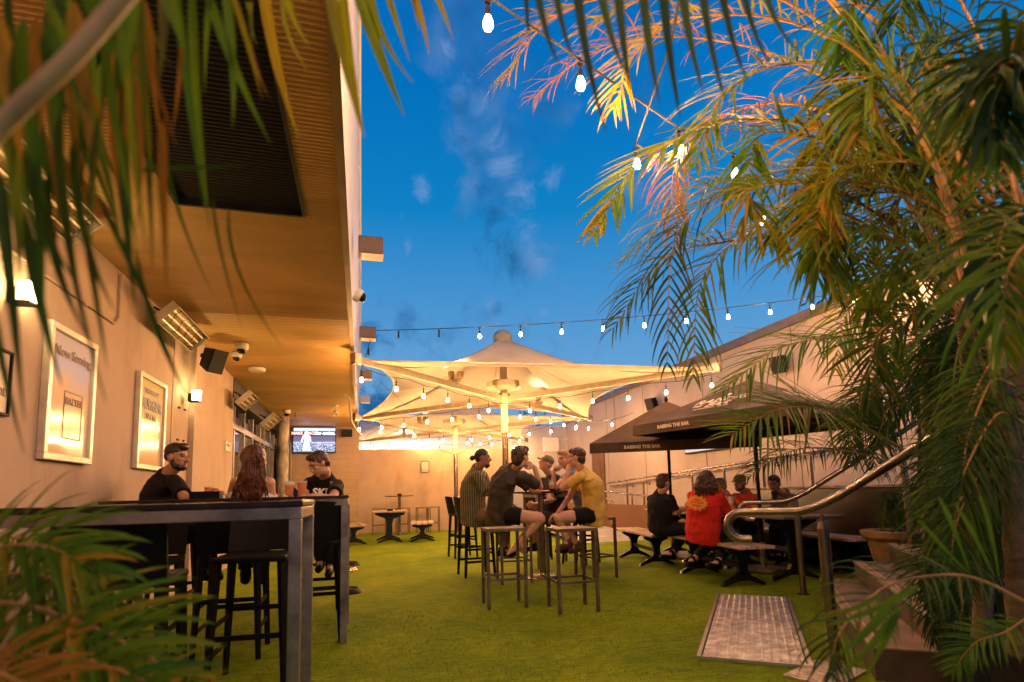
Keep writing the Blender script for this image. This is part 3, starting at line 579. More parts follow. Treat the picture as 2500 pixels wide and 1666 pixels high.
b.prism([(-.03, .10), (.03, .10), (.10, .02), (.12, -.10), (.09, -.11), (.06, -.02), (.055, -.13), (.10, -.36), (.02, -.36), (.01, -.18), (-.02, -.36), (-.10, -.36), (-.06, -.13), (-.07, 0), (-.12, -.08), (-.10, -.12), (-.15, -.10), (-.10, .06)], fr(-.18*tw, .06, .034), X_, Z_, Y_, .002)
b.ell(fr(-.18*tw, .20, .034), (.034, .004, .042)); b.build('batsman_figure', tvw, scn, fix=True)
tl = bpy.data.lights.new('tv_glow', 'AREA'); tl.energy = 9; tl.color = (.55, .6, 1); tl.shape = 'RECTANGLE'; tl.size = tw; tl.size_y = th_; to = bpy.data.objects.new('tv_glow', tl); scene.collection.objects.link(to); to.parent = t_; to.location = WM(t_).inverted() @ fr(0, 0, .06); to.rotation_euler = (R_(90), 0, 0)
a = GX(1672, 1110, 7.52); c = GX(1782, 1092, 7.52)
t_, scn, fr = tv('wide television on the beige wall half hidden under the near umbrella', (7.55, (a.y+c.y)/2, 2.34), abs(c.y-a.y), .85, -Y_, 'pale')
b = MB(); b.prism([(-.03, -.3), (.03, -.3), (.012, .05), (.03, .12), (0, .22), (-.03, .12), (-.012, .05)], fr(-.42, .0, .03), -Y_, Z_, X_, .002); b.build('screen_shape', tvw, scn, fix=True)
for k in range(14): pass
# white electrical box and conduit on the rear wall
q = GY(1345, 1086, 19.75); t = thing('electrical_box', 'white electrical box with conduits on the pale rear wall', 'electrical box', q); b = MB(); b.bbox(q, (.62, .12, .55), b=.02); b.build('box', white_paint, t); b = MB(); b.tube([q+Z_*.27, q+Z_*1.0], .03, 6); b.tube([q+X_*.3+Z_*.2, q+X_*1.6+Z_*.25, q+X_*3.5+Z_*.6], .02, 6); b.build('conduit', white_paint, t)
# ---- latch bits and cable clips on the wall, pull-out panel
b = MB()
for (px, py) in ((438, 996), (452, 1001), (434, 1074), (449, 1077)): b.box(GX(px, py, -2.03), (.02, .05, .02))
tag(b.build('cable_clips', dark_metal), 'four small dark clips on the wall below the sconce', 'wall clips')
# ================================================================== SHADE CANOPIES
fab = bpy.data.materials.new('shade_fabric'); fab.use_nodes = True; t = fab.node_tree; p = t.nodes['Principled BSDF']; p.inputs['Roughness'].default_value = .8
tco = nn(t, 'ShaderNodeTexCoord'); ns = nn(t, 'ShaderNodeTexNoise', i_Scale=1.4, i_Detail=5); t.links.new(tco.outputs['Object'], ns.inputs[0]); r = ramp(t, [(.3, (.48, .41, .29)), (.7, (.60, .53, .40))]); t.links.new(ns.outputs[0], r.inputs[0]); t.links.new(r.outputs[0], p.inputs['Base Color'])
tr = nn(t, 'ShaderNodeBsdfTranslucent'); t.links.new(r.outputs[0], tr.inputs[0]); ms = nn(t, 'ShaderNodeMixShader'); ms.inputs[0].default_value = .28; t.links.new(p.outputs[0], ms.inputs[1]); t.links.new(tr.outputs[0], ms.inputs[2]); t.links.new(ms.outputs[0], t.nodes['Material Output'].inputs[0])
seam = mat('fabric_seam', (.45, .30, .16), .8, 0, 0)
def canopy(name, label, ctr, corners, zapex, inset=.62, pz=2.3):
    ctr = Vector(ctr); t = thing(name, label, 'shade canopy', (ctr.x, ctr.y, 0)); ap = Vector((ctr.x, ctr.y, zapex)); corners = [Vector(c) for c in corners]
    NE, NR = 14, 18; b = MB(); grid = []
    for k in range(4):
        A, B = corners[k], corners[(k+1) % 4]; mid = (A+B)/2; inw = (Vector((ctr.x, ctr.y, 0))-Vector((mid.x, mid.y, 0))).normalized()
        for i in range(NE):
            s = i/NE; e = A.lerp(B, s) + inw*inset*4*s*(1-s) + Z_*(.16*4*s*(1-s)); col = []
            for j in range(NR+1):
                r_ = 1-j/NR; r_ = max(r_, .045); q = ap.lerp(Vector((e.x, e.y, ap.z)), r_); hz = e.z + (zapex-e.z)*((1-r_)**1.9)
                if j == NR: hz = zapex
                col.append(Vector((q.x, q.y, hz)))
            grid.append(col)
    n = len(grid); vs = [v for c in grid for v in c]; fs = []
    for i in range(n):
        for j in range(NR): i2 = (i+1) % n; fs.append((i*(NR+1)+j, i2*(NR+1)+j, i2*(NR+1)+j+1, i*(NR+1)+j+1))
    b.add(vs, fs); cp = b.build('fabric', fab, t, smooth=True)
    b = MB(); b.ell(ap-Z_*.03, (.20, .20, .16)); b.build('cap', fab, t, smooth=True)
    for k in range(8):
        col = grid[k*NE//2]; b = MB(); b.tube([q-Z_*.012 for q in col], .018 if k % 2 == 0 else .012, 5, flat=.3); b.build('seam', seam, cp)
    b = MB(); edge = [c[0] for c in grid]; b.tube(edge+[edge[0]], .014, 6, cap=False); b.build('edge_cable', cream_paint, cp)
    hub = Vector((ctr.x, ctr.y, 2.98))
    b = MB(); b.cyl((ctr.x, ctr.y, pz), (ctr.x, ctr.y, hub.z+.1), .066, n=20); pp = b.build('upper_pole', mat('green_lit_white_paint', (.62, .66, .42), .5, 0, .06, 3), t, smooth=True)  # white upper pole, the green-yellow light on it put into its colour
    b = MB(); b.cyl((ctr.x, ctr.y, 0), (ctr.x, ctr.y, pz), .062, n=20); b.cyl((ctr.x, ctr.y, 0), (ctr.x, ctr.y, .02), .16, n=20); b.build('pole', steel, t, smooth=True)
    b = MB(); b.box((ctr.x, ctr.y, hub.z+.45), (.12, .12, .8)); b.build('mast', cream_paint, t)
    b = MB(); b.lathe(hub+Z_*.18, [(.05, 0), (.32, .02), (.36, .05), (.36, .16), (.30, .18), (.05, .18)], 8); b.build('hub', cream_paint, t)
    b = MB(); b.lathe(hub-Z_*.12, [(.07, 0), (.13, .02), (.13, .22), (.07, .24)], 12, cap=True); b.build('collar', cream_paint, t)
    for c in corners:
        d = (c-hub).normalized(); b = MB(); b.bar(hub+d*.1, c+d*.10, .055, .10); b.build('arm', cream_paint, t)
        b = MB(); b.bbox(c+d*.1, (.12, .12, .16), m=Matrix.Rotation(.6, 3, 'Z')); b.build('arm_bracket', steel2, t)
    return t, hub, corners
LF, RF, RR, LR = (GZ(883, 881, 3.0), GZ(1735, 900, 3.0), GZ(1436, 1021, 3.0), GZ(877, 1021, 3.0))
ct = (LF+RF+RR+LR)/4
can1, hub1, cn1 = canopy('shade_sail', 'large cream four-cornered shade canopy on a central pole, nearer of two', ct, (LF, RF, RR, LR), GZ(1232, 803, 0).z or 4.25 if False else 4.28)
off = Vector((-.05, 5.75, 0)); ct2 = ct+off
can2, hub2, cn2 = canopy('shade_sail', 'cream four-cornered shade canopy farther back near the end wall', ct2, [c+off for c in (LF, RF, RR, LR)], 3.95)
cn2 = [c+off for c in (LF, RF, RR, LR)]; 
# ================================================================== FESTOON LIGHTS
bulb_m = mat('bulb_lit', (1, .8, .5), .3, 0, 0, em=(1, .50, .18), es=1500.)
bulb_off = mat('bulb_unlit', (.05, .05, .05), .15, 0, 0); cable_m = mat('rubber_cable', (.012, .011, .010), .6, 0, 0)
def bulb_mesh():
    b = MB(); b.lathe((0, 0, -.10), [(.004, -.040), (.013, -.037), (.021, -.024), (.022, -.012), (.018, .004), (.012, .020), (.011, .028)][::1], 10, cap=True); return b.build('bulb', bulb_m, local=True, smooth=True, fix=True)
proto_bulb = bulb_mesh(); me_bulb = proto_bulb.data; bpy.data.objects.remove(proto_bulb)
b = MB(); b.cyl((0, 0, -.075), (0, 0, -.03), .016, .012, n=8); b.cyl((0, 0, -.03), (0, 0, .0), .005, n=5); b.box((0, 0, .0), (.03, .014, .014)); o = b.build('socket', cable_m, local=True); me_sock = o.data; bpy.data.objects.remove(o)
b = MB(); b.cyl((0, 0, -.09), (0, 0, 0), .015, .010, n=8); b.box((0, 0, .0), (.03, .014, .014)); o = b.build('socket', cable_m, local=True); me_soff = o.data; bpy.data.objects.remove(o)
def festoon(label, pts, bulbs, sag=.0, unlit=(), drop=.0, r=.006):
    """pts: cable polyline, bulbs: list of points on it"""
    t = thing('festoon_lights', label, 'string lights', pts[0], group='festoon light strings')
    b = MB(); b.tube(pts, r, 5)
    for q in bulbs:
        if drop: b.tube([q, q-Z_*drop], .004, 4)
    b.build('cable', cable_m, t)
    for i, q in enumerate(bulbs):
        off_ = i in unlit; rel = Vector(q)-Vector(pts[0])-Z_*drop
        s_ = bpy.data.objects.new('socket', me_soff if off_ else me_sock); scene.collection.objects.link(s_); s_.parent = t; s_.location = rel
        if not off_: c = bpy.data.objects.new('bulb', me_bulb); scene.collection.objects.link(c); c.parent = t; c.location = rel
    return t
def catenary(a, b, sag, n=24): a, b = Vector(a), Vector(b); return [a.lerp(b, k/n)-Z_*(sag*4*(k/n)*(1-k/n)) for k in range(n+1)]
def on(pts, u): k = u*(len(pts)-1); i = min(int(k), len(pts)-2); return pts[i].lerp(pts[i+1], k-i)
# long string from the fascia to the beige wall
a, c = Vector((.20, 8.1, 3.50)), GX(2235, 690, 7.55)
pts = catenary(a, c, .14, 30); festoon('long festoon string crossing the sky in front of the shade canopy', pts, [on(pts, (k+.55)/13) for k in range(13)], unlit=(0, 1), drop=.03)
# strings near the camera
P1 = [GZ(*q, 3.3) for q in ((900, -420), (1190, -10), (1415, 145), (1656, 312), (1790, 375), (1905, 440))]
festoon('nearest festoon string running from overhead into the palm, with the largest bulbs', P1, P1[1:5], drop=.03)
P4 = [Vector(q) for q in ((-.02, .1, 3.4), (.3, -.5, 3.0), (1.3, -1.0, 2.9), (3.0, -1.4, 3.3))]  # added string out of view, its bulbs warm the near leaves
festoon('added unseen festoon string behind the viewer, lighting the near leaves', P4, [P4[1], P4[1].lerp(P4[2], .8)], drop=.03)
P2 = [GZ(*q, 3.3) for q in ((1700, -250), (1640, 100), (1552, 352), (1700, 440), (1860, 500), (2000, 520))]
festoon('festoon string half hidden in the upper palm fronds', P2, [P2[2], P2[4]], drop=.03)
P3 = [Vector(q) for q in ((-.02, 1.6, 3.5), (1.5, .9, 3.25), (3.0, .2, 3.35), (4.6, -.4, 3.6))]  # another added string out of view, brightens the near wall and soffit
festoon('added unseen festoon string above and behind the viewer, lighting the near wall', P3, [P3[1], P3[1].lerp(P3[2], .5), P3[0].lerp(P3[1], .6), P3[0].lerp(P3[1], .25)], drop=.03)

names = ('front left', 'front right', 'rear right', 'rear left')
for hub, cns, which, nb in ((hub1, cn1, 'nearer', 6), (hub2, cn2, 'farther', 6)):
    for k, c in enumerate(cns):
        h = hub-Z_*.10; pts = [h.lerp(c-Z_*.10, u/8)-Z_*(.035*(u % 2)) for u in range(9)]
        un = (1, 3, 5) if (which == 'farther' and k in (0,)) else ()
        festoon('festoon string under the %s arm of the %s shade canopy' % (names[k], which), pts, [on(pts, (i+.9)/nb) if i < nb-1 else on(pts, 1.0) for i in range(nb)], unlit=un, drop=.07)
a, c = LF-Z_*.12, Vector((.12, 8.15, 3.40)); pts = catenary(a, c, .03, 8); festoon('short festoon lead from the fascia light to the shade corner', pts, [on(pts, .75)], unlit=(0,), drop=.03)
a, c = cn2[3]+Vector((.1, 1.6, -.15)), Vector((4.7, 17.3, 2.85)); pts = catenary(Vector((0, 17.0, 2.78)), Vector((5.2, 17.2, 2.95)), .22, 20); festoon('mostly dark festoon string low along the back wall', pts, [on(pts, (i+.5)/10) for i in range(10)], unlit=tuple(range(9)), drop=.02)
a, c = RR-Z_*.1, GX(1560, 985, 7.5); pts = catenary(RR-Z_*.05, Vector((7.5, 14.2, 3.3)), .1, 10); festoon('short festoon string from the shade corner toward the right wall', pts, [on(pts, .5)], drop=.03)
# guy wires under the canopy
b = MB(); b.tube([LF-Z_*.05, Vector((ct2.x, ct2.y, 2.35))], .004, 4); b.tube([LR, Vector((ct2.x-.1, ct2.y, 2.30))], .004, 4); b.tube([Vector((5.3, 14, 3.0)), Vector((ct2.x, ct2.y, 2.3))], .004, 4)
tag(b.build('guy_wire', dark_metal), 'thin wires running from the shade corners to the far pole', 'wire')
# flood lights on the arms (lit, aimed up at the fabric)
def flood(label, p, aim, heads=2, power=60, spot=1.9, col=(1, .68, .34)):
    p = Vector(p); aim = Vector(aim); t = thing('floodlight', label, 'floodlight', p, group='floodlights on the canopy arms')
    b = MB(); b.bbox(p+Z_*.03, (.16, .10, .06)); b.build('base', mat('flood_case', (.35, .24, .14), .45, .3, .1, 8), t)
    for k in range(heads):
        q = p + Rv*((k-(heads-1)/2)*.17)+Z_*.13; d = (aim-q).normalized()
        b = MB(); b.lathe(q-d*.06, [(.02, 0), (.045, .01), (.062, .12), (.060, .125), (.001, .10)], 14, axis=d); b.build('lamp_head', MATS['flood_case'], t, smooth=True)
        l = bpy.data.lights.new('flood', 'SPOT'); l.energy = power; l.color = col; l.spot_size = spot; l.spot_blend = .8; l.shadow_soft_size = .05
        lo = bpy.data.objects.new('flood', l); scene.collection.objects.link(lo); lo.parent = t; lo.rotation_euler = d.to_track_quat('-Z', 'Y').to_euler(); lo.location = (q+d*.10)-p
h1 = hub1; fl = 42
flood('twin floodlight on the front left arm of the nearer canopy', h1.lerp(LF, .42)+Z_*.06, ct+Vector((-1.2, -.3, 3.9)), 2, 50)
flood('single floodlight on the rear right arm of the nearer canopy', h1.lerp(RR, .35)+Z_*.06, ct+Vector((1.5, .6, 3.9)), 1, 30)
flood('twin floodlight on the left arm of the farther canopy', hub2.lerp(cn2[0], .4)+Z_*.06, ct2+Vector((-1, 0, 3.7)), 2, 40)
flood('floodlight on the farther canopy turned to the pale rear wall', hub2.lerp(cn2[3], .5)+Z_*.06, Vector((1.4, 19.8, 2.9)), 1, 380, 2.3, (1, .82, .80))
# ================================================================== FURNITURE
def slat_pedestal(b, y, h, top, foot, th=.06):
    o = [(-foot, 0), (-foot+.03, .0), (-.06, .055), (.06, .055), (foot-.03, 0), (foot, 0), (foot-.02, .035), (.075, .12), (.05, .18), (.05, h*.62), (.08, h*.78), (top, h-.045), (top, h-.01), (-top, h-.01), (-top, h-.045), (-.08, h*.78), (-.05, h*.62), (-.05, .18), (-.075, .12), (-foot+.02, .035)]
    b.prism([(p[0], p[1]) for p in o], (0, y, 0), X_, Z_, Y_, th)
def make_bench(label, loc, rz, ln=1.7, wd=.42, h=.46, ns=4, m=timber, group='slatted benches on cast pedestals', ped=.52, curve=.0, name='bench', cat='bench'):
    t = thing(name, label, cat, (loc[0], loc[1], 0), rz, group)
    for k in range(ns):
        x = (k-(ns-1)/2)*(wd/ns); zz = h-.018+curve*abs(2*x/wd)**2
        b = MB(); b.bbox((x, 0, zz), (wd/ns-.012, ln, .034), b=.008); b.build('slat', m, t, local=True)
    for s_ in (-1, 1):
        b = MB(); slat_pedestal(b, s_*ped, h-.035, wd*.42, min(.30, wd*.62)); b.build('pedestal', black_gloss if h < .6 else MATS['black_gloss'], t, local=True, fix=True)
    b = MB(); b.box((0, 0, h*.45), (.03, 2*ped, .05)); b.build('stretcher', dark_metal, t, local=True)
    return t
bB = make_bench('slatted timber bench with the red-shirted person sitting on it', (4.17, 5.93), -.127)
bA = make_bench('slatted timber bench under the person in the black polo shirt', (4.22, 7.85), -.17, ln=1.85)
make_bench('slatted timber bench beyond the nearer picnic table', (5.78, 6.15), -.127, ln=1.9)
make_bench('slatted timber bench on the far side of the farther picnic table', (5.85, 8.1), -.17, ln=1.85)
make_bench('low pale slatted bench near the end wall, right of the low table', (1.45, 13.9), -.10, ln=1.45, wd=.56, m=timber_grey, ped=.45, h=.44, curve=.02)
make_bench('low pale slatted bench near the end wall, half hidden by the left high table', (-.22, 13.9), .10, ln=1.45, wd=.56, m=timber_grey, ped=.45, h=.44, curve=.03)
make_bench('low slatted table between the two pale benches near the end wall', (.66, 14.0), 0, ln=1.3, wd=.82, h=.74, ns=7, m=timber_grey, ped=.42, name='table', cat='table')
make_bench('dark slatted picnic table nearer the camera, carrying the near umbrella', (4.97, 6.05), -.127, ln=1.9, wd=.74, h=.75, ns=6, m=mat('dark_timber', (.10, .07, .05), .45, 0, .3, 6, .2, 30, stretch=(6, .6, 6)), name='picnic_table', cat='picnic table', group='picnic tables')
make_bench('dark slatted picnic table farther back, under the far umbrella', (5.03, 7.95), -.17, ln=1.9, wd=.74, h=.75, ns=6, m=MATS['dark_timber'], name='picnic_table', cat='picnic table', group='picnic tables')
# booth
bt = thing('booth_seat', 'dark leather booth bench behind the picnic tables, below the ramp rail', 'booth', (6.25, 6.4, 0), -.08)
b = MB(); b.bbox((.12, 0, .55), (.14, 4.2, 1.0), b=.03); b.build('back', leather, bt, local=True, smooth=True); b = MB(); b.bbox((-.12, 0, .42), (.34, 4.2, .10), b=.03); b.build('cushion', leather, bt, local=True, smooth=True); b = MB(); b.box((-.1, 0, .18), (.32, 4.1, .36)); b.build('plinth', black, bt, local=True); b = MB(); b.bbox((.12, 0, 1.065), (.18, 4.22, .02), b=.004); b.build('top_rail', steel, bt, local=True)
# black barstool with low back (faces +y)
def make_barchair(label, loc, rz, group='black plastic bar chairs'):
    t = thing('bar_chair', label, 'bar chair', (loc[0], loc[1], 0), rz, group); b = MB()
    b.bbox((0, 0, .735), (.41, .40, .035), b=.012); b.build('seat', black, t, local=True, smooth=True)
    b = MB(); n = 10; rg = []
    for k in range(n+1):
        a = (k/n-.5)*2; x = a*.205; y0 = -.19-.03*(1-a*a); rg.append([Vector((x, y0-.012, .755)), Vector((x, y0+.012, .755)), Vector((x, y0-.045, 1.06-.02*a*a)), Vector((x, y0-.068, 1.06-.02*a*a))])
    b.loft(rg); b.build('backrest', black, t, local=True, smooth=True, fix=True)
    for sx in (-1, 1):
        for sy in (-1, 1):
            b = MB(); b.tube([(sx*.175, sy*.165, .73), (sx*.205, sy*.20, 0)], [.028, .018], 4); b.build('leg', black, t, local=True)
    def at_(sx, sy, z): k = 1-z/.73; return Vector((sx*(.175+.03*k), sy*(.165+.035*k), z))
    for (a, c, z) in (((-1, 1), (1, 1), .30), ((-1, -1), (1, -1), .40), ((-1, -1), (-1, 1), .36), ((1, -1), (1, 1), .36), ((-1, -1), (-1, 1), .20), ((1, -1), (1, 1), .20)):
        b = MB(); b.bar(at_(*a, z), at_(*c, z), .016, .030); b.build('foot_rung', black, t, local=True)
    return t
c0 = make_barchair('black bar chair with nobody on it, behind the striped-shirt person', (1.72, 9.75), -1.45)
def chairs(lab, x, y, rz): return dup(c0, (x, y, 0), rz, lab)
chairs('black bar chair the person in the striped shirt sits on', 1.50, 7.48, -1.50)
g = GZ(1330, 1386); chairs('black bar chair under the person in the cap at the high table', 2.85, 8.95, 2.9)
chairs('black bar chair under the blond person in the grey top', 3.25, 8.05, 2.2)
chairs('black bar chair pushed in at the near side of the nearest high table', -1.02, 2.93, .05)
chairs('black bar chair at the wall end of the nearest high table', -1.62, 2.95, .0)
chairs('black bar chair on the far side of the nearest high table, beside its end legs', -.62, 3.75, 3.1)
chairs('second black bar chair on the far side of the nearest high table', -1.25, 3.72, 3.2)
chairs('black bar chair tucked under the right end of the second high table', -.36, 4.72, .05)
chairs('black bar chair under the person with long brown hair', -.88, 4.45, .0)
chairs('black bar chair under the bearded person by the wall', -1.62, 5.45, -1.57)
chairs('black bar chair under the person looking at a phone', -.42, 5.98, 3.14)
# square steel stools
def make_stool(label, loc, rz, group='square steel frame stools', h=.75, w_=.39):
    t = thing('steel_stool', label, 'stool', (loc[0], loc[1], 0), rz, group); hw = w_/2-.015
    b = MB(); b.bbox((0, 0, h-.008), (w_-.058, w_-.058, .018), b=.004); b.build('seat', mat('stool_timber', (.32, .17, .09), .5, 0, .3, 8, .2, 30, stretch=(.7, 6, 6)), t, local=True)
    b = MB()
    for s_ in (-1, 1): b.bbox((0, s_*hw, h-.015), (w_, .03, .03), b=.002); b.bbox((s_*hw, 0, h-.015), (.0299, w_-.06, .0298), b=.002)
    b.build('seat_frame', frame_steel, t, local=True)
    for sx in (-1, 1):
        for sy in (-1, 1): b = MB(); b.bbox((sx*hw, sy*hw, (h-.031)/2), (.03, .03, h-.031), b=.002); b.build('leg', frame_steel, t, local=True)
    for (c, d) in (((0, hw, .27), (w_-.062, .02, .02)), ((0, -hw, .27), (w_-.062, .02, .02)), ((hw, 0, .27), (.02, w_-.062, .02)), ((-hw, 0, .27), (.02, w_-.062, .02))): b = MB(); b.box(c, d); b.build('foot_rail', frame_steel, t, local=True)
    return t
s0 = make_stool('empty square steel stool with timber seat, front left of the high table', (1.355, 5.385), -.07)
def stools(lab, x, y, rz): return dup(s0, (x, y, 0), rz, lab)
stools('empty square steel stool with timber seat, front and nearest the camera', 1.905, 4.965, -.06)
stools('square steel stool the person in the dark grey tee sits on', 1.83, 6.75, -.08)
stools('square steel stool the person in the yellow tee sits on', 2.88, 6.65, .28)
stools('empty steel stool by the end wall, leftmost behind the low table', .50, 16.6, 0); stools('empty steel stool by the end wall, right behind the small round table', 1.18, 16.75, .05)
stools('empty steel stool by the end wall, left of the pair behind the pale bench', 1.75, 16.5, .03); stools('empty steel stool by the end wall, rightmost and nearest the far pole', 2.08, 16.85, -.05)
# round high tables
def round_table(label, loc, r, h, pr=.04):
    t = thing('high_table', label, 'table', (loc[0], loc[1], 0)); o = Vector((loc[0], loc[1], 0))
    b = MB(); b.lathe(o, [(.001, h-.028), (r*.55, h-.028), (r-.01, h-.022), (r, h-.012), (r-.004, h), (.001, h)], 40); b.build('tabletop', laminate, t, smooth=True)
    b = MB(); b.cyl(o+Z_*.03, o+Z_*(h-.03), pr, n=20); b.build('column', steel, t, smooth=True)
    b = MB(); b.lathe(o, [(.27, 0), (.27, .008), (.22, .02), (.05, .035), (pr, .06)], 32); b.build('base', steel, t, smooth=True); return t
rt = round_table('round dark high table on a steel column, surrounded by five people', (2.27, 6.95), .36, 1.10)
round_table('small round high table on a thin column by the end wall', (1.06, 16.35), .42, 1.10)
# rectangular steel framed high tables
def frame_table(label, x0, x1, y0, y1, h, tube=.05, top=laminate, rz=0.):
    cx_, cy_ = (x0+x1)/2, (y0+y1)/2; t = thing('frame_table', label, 'high table', (cx_, cy_, 0), rz); lx, ly = x1-x0, y1-y0; q = tube/2
    b = MB(); b.bbox((0, 0, h-.012), (lx+.01, ly+.01, .024), b=.004); b.build('tabletop', top, t, local=True)
    b = MB(); hz = h-.026-tube/2
    for s_ in (-1, 1): b.bbox((0, s_*(ly/2-q), hz), (lx, tube, tube), b=.003); b.bbox((s_*(lx/2-q), 0, hz-.0005), (tube-.001, ly-2*tube, tube-.001), b=.003)
    b.build('top_frame', steel2, t, local=True)
    for sx in (-1, 1):
        for sy in (-1, 1): b = MB(); b.bbox((sx*(lx/2-q), sy*(ly/2-q), (hz-q)/2-.0005), (tube, tube, hz-q-.001), b=.003); b.build('leg', steel2, t, local=True)
    b = MB(); b.bbox((lx/2-q, 0, h+.0025), (.05, ly, .005), b=.002); b.build('edge_plate', steel2, t, local=True)
    return t
frame_table('long steel framed high table nearest the camera, cut by the left edge', -2.07, -.245, 2.53, 3.17, 1.072)
frame_table('steel framed high table farther back with three people around it', -1.75, -.10, 4.46, 5.22, 1.098)
o = D(1323, 1230, 8.5); frame_table('steel framed high table behind the round high table', 2.45, 3.15, 7.72, 8.42, 1.08, tube=.04)
# ------------------------------------------------------------------ market umbrellas
umb_f = mat('umbrella_fabric', (.10, .058, .030), .75, 0, .2, 2.5, .3, 25, transl=.0); logo = mat('cream_print', (.75, .62, .42), .6, 0, 0)
def umbrella(label, x, y, rot, rz, zc, za, hd, pole_b=0.):
    t = thing('market_umbrella', label, 'umbrella', (x, y, 0), rot=rot+(rz,), group='black market umbrellas')
    ap = Vector((0, 0, za)); cs = [Vector((math.cos(math.pi/4+k*math.pi/2)*hd, math.sin(math.pi/4+k*math.pi/2)*hd, zc)) for k in range(4)]
    b = MB(); n = 8
    for k in range(4):
        A, B = cs[k], cs[(k+1) % 4]; o_ = len(b.v)
        for i in range(n+1):
            for j in range(n+1-0):
                e = A.lerp(B, j/n); u = i/n; p = ap.lerp(e, u); p.z -= .10*math.sin(math.pi*u)*math.sin(math.pi*j/n)*u*1.5; p.z += (-.035*math.sin(math.pi*j/n))*u*0; b.v.append(p)
        for i in range(n):
            for j in range(n): b.f.append((o_+i*(n+1)+j, o_+(i+1)*(n+1)+j, o_+(i+1)*(n+1)+j+1, o_+i*(n+1)+j+1)); b.mi.append(0)
    b.build('canopy', umb_f, t, smooth=True, local=True)
    for k in range(4):
        A, B = cs[k], cs[(k+1) % 4]; b = MB(); vs = []
        for j in range(n+1): e = A.lerp(B, j/n)*1.0; e.x *= 1.002; e.y *= 1.002; wv_ = .012*math.sin(j*2.2+k); nrm = Vector((e.x, e.y, 0)).normalized(); vs += [e, e-Z_*.145+nrm*wv_]
        b.add(vs, [(2*j, 2*j+1, 2*j+3, 2*j+2) for j in range(n)]); vl = b.build('valance', umb_f, t, local=True)
        ax = (B-A).normalized(); nr = Vector(((A+B).x, (A+B).y, 0)).normalized(); mid = (A+B)/2
        text('RAISING THE BAR', 'lettering', logo, vl, mid+nr*.022-Z_*.075-ax*.42, ax, Z_, .062, bold=.003, shear=0, local=True, th=.001)
        up = (ap-mid).normalized(); c_ = mid.lerp(ap, .34)+ax.cross(up)*.012
        text('RAISING', 'lettering', logo, vl, c_+up*.06, ax, up, .20, bold=.004, shear=.25, local=True, th=.001)
        text('THE', 'lettering', logo, vl, c_-up*.08-ax*.28, ax, up, .07, bold=.003, shear=.25, local=True, th=.001)
        text('BAR', 'lettering', logo, vl, c_-up*.09+ax*.03, ax, up, .185, bold=.004, shear=.25, local=True, th=.001)
        b = MB(); b.prism([(-.26, -.20), (.24, -.20), (.243, -.185), (-.257, -.185)], c_, ax, up, ax.cross(up), .002); b.build('underline', logo, vl, local=True, fix=True); b = MB(); b.prism([(.02+.035*math.cos(q*.52), .235+.042*math.sin(q*.52)) for q in range(12)], c_, ax, up, ax.cross(up), .002); b.prism([(-.08, .1405), (.11, .13), (.07, .15), (-.04, .15)], c_, ax, up, ax.cross(up), .002); b.build('emblem', logo, vl, local=True, fix=True)
        b = MB(); b.tube([Vector((0, 0, za-.07)), A*1.0-Z_*.02], .011, 5); b.build('rib', dark_metal, t, local=True)
        b = MB(); b.tube([Vector((0, 0, zc-.12)), (ap.lerp(A, .5))-Z_*.04], .009, 5); b.build('strut', dark_metal, t, local=True)
    b = MB(); b.cyl((0, 0, pole_b), (0, 0, za), .024, n=16); b.build('pole', black, t, smooth=True, local=True)
    b = MB(); b.ell((0, 0, za+.03), (.03, .03, .05)); b.build('finial', black, t, smooth=True, local=True)
    b = MB(); b.cyl((0, 0, 1.30), (0, 0, 1.36), .027, n=16); b.tube([(.03, 0, 1.75), (.05, 0, 1.5), (.045, .01, 1.28), (.028, 0, 1.22)], .004, 5); b.build('pull_cord', dark_metal, t, local=True)
    b = MB(); b.bbox((0, 0, .03), (.48, .48, .05), b=.01); b.cyl((0, 0, .05), (0, 0, .38), .032, n=16); b.build('base', steel2, t, local=True)
    return t
umbrella('black market umbrella with cream lettering, nearer and higher in view', 5.02, 6.19, (0, 0), R_(19.6), 1.97, 2.52, 1.56)
umbrella('black market umbrella leaning on its pole, the farther one', 4.82, 8.02, (R_(0), R_(-7.)), R_(62), 1.92, 2.50, 1.62)
# ------------------------------------------------------------------ small things
def ashtray(label, p, d=(.20, .11, .05), rz=0.):
    p = Vector(p); t = thing('condiment_box', label, 'table caddy', p, rz); b = MB()
    w_, l_, h_ = d
    b.bbox((0, 0, .006), (w_, l_, .012)); 
    for (c, q) in (((0, l_/2-.006, h_/2), (w_, .012, h_)), ((0, -l_/2+.006, h_/2), (w_, .012, h_)), ((w_/2-.006, 0, h_/2), (.012, l_-.024, h_)), ((-w_/2+.006, 0, h_/2), (.012, l_-.024, h_)), ((0, 0, h_*.45), (.01, l_-.03, h_*.8))): b.bbox(c, q, b=.003)
    b.build('tray', black, t, local=True)
beer_m = mat('beer', (.80, .27, .002), .2, 0, 0, transl=.35); glass = mat('thin_glass', (.9, .9, .88), .05, 0, 0, alpha=.06, spec=.8); foam_m = mat('foam', (.85, .75, .6), .8, 0, 0)
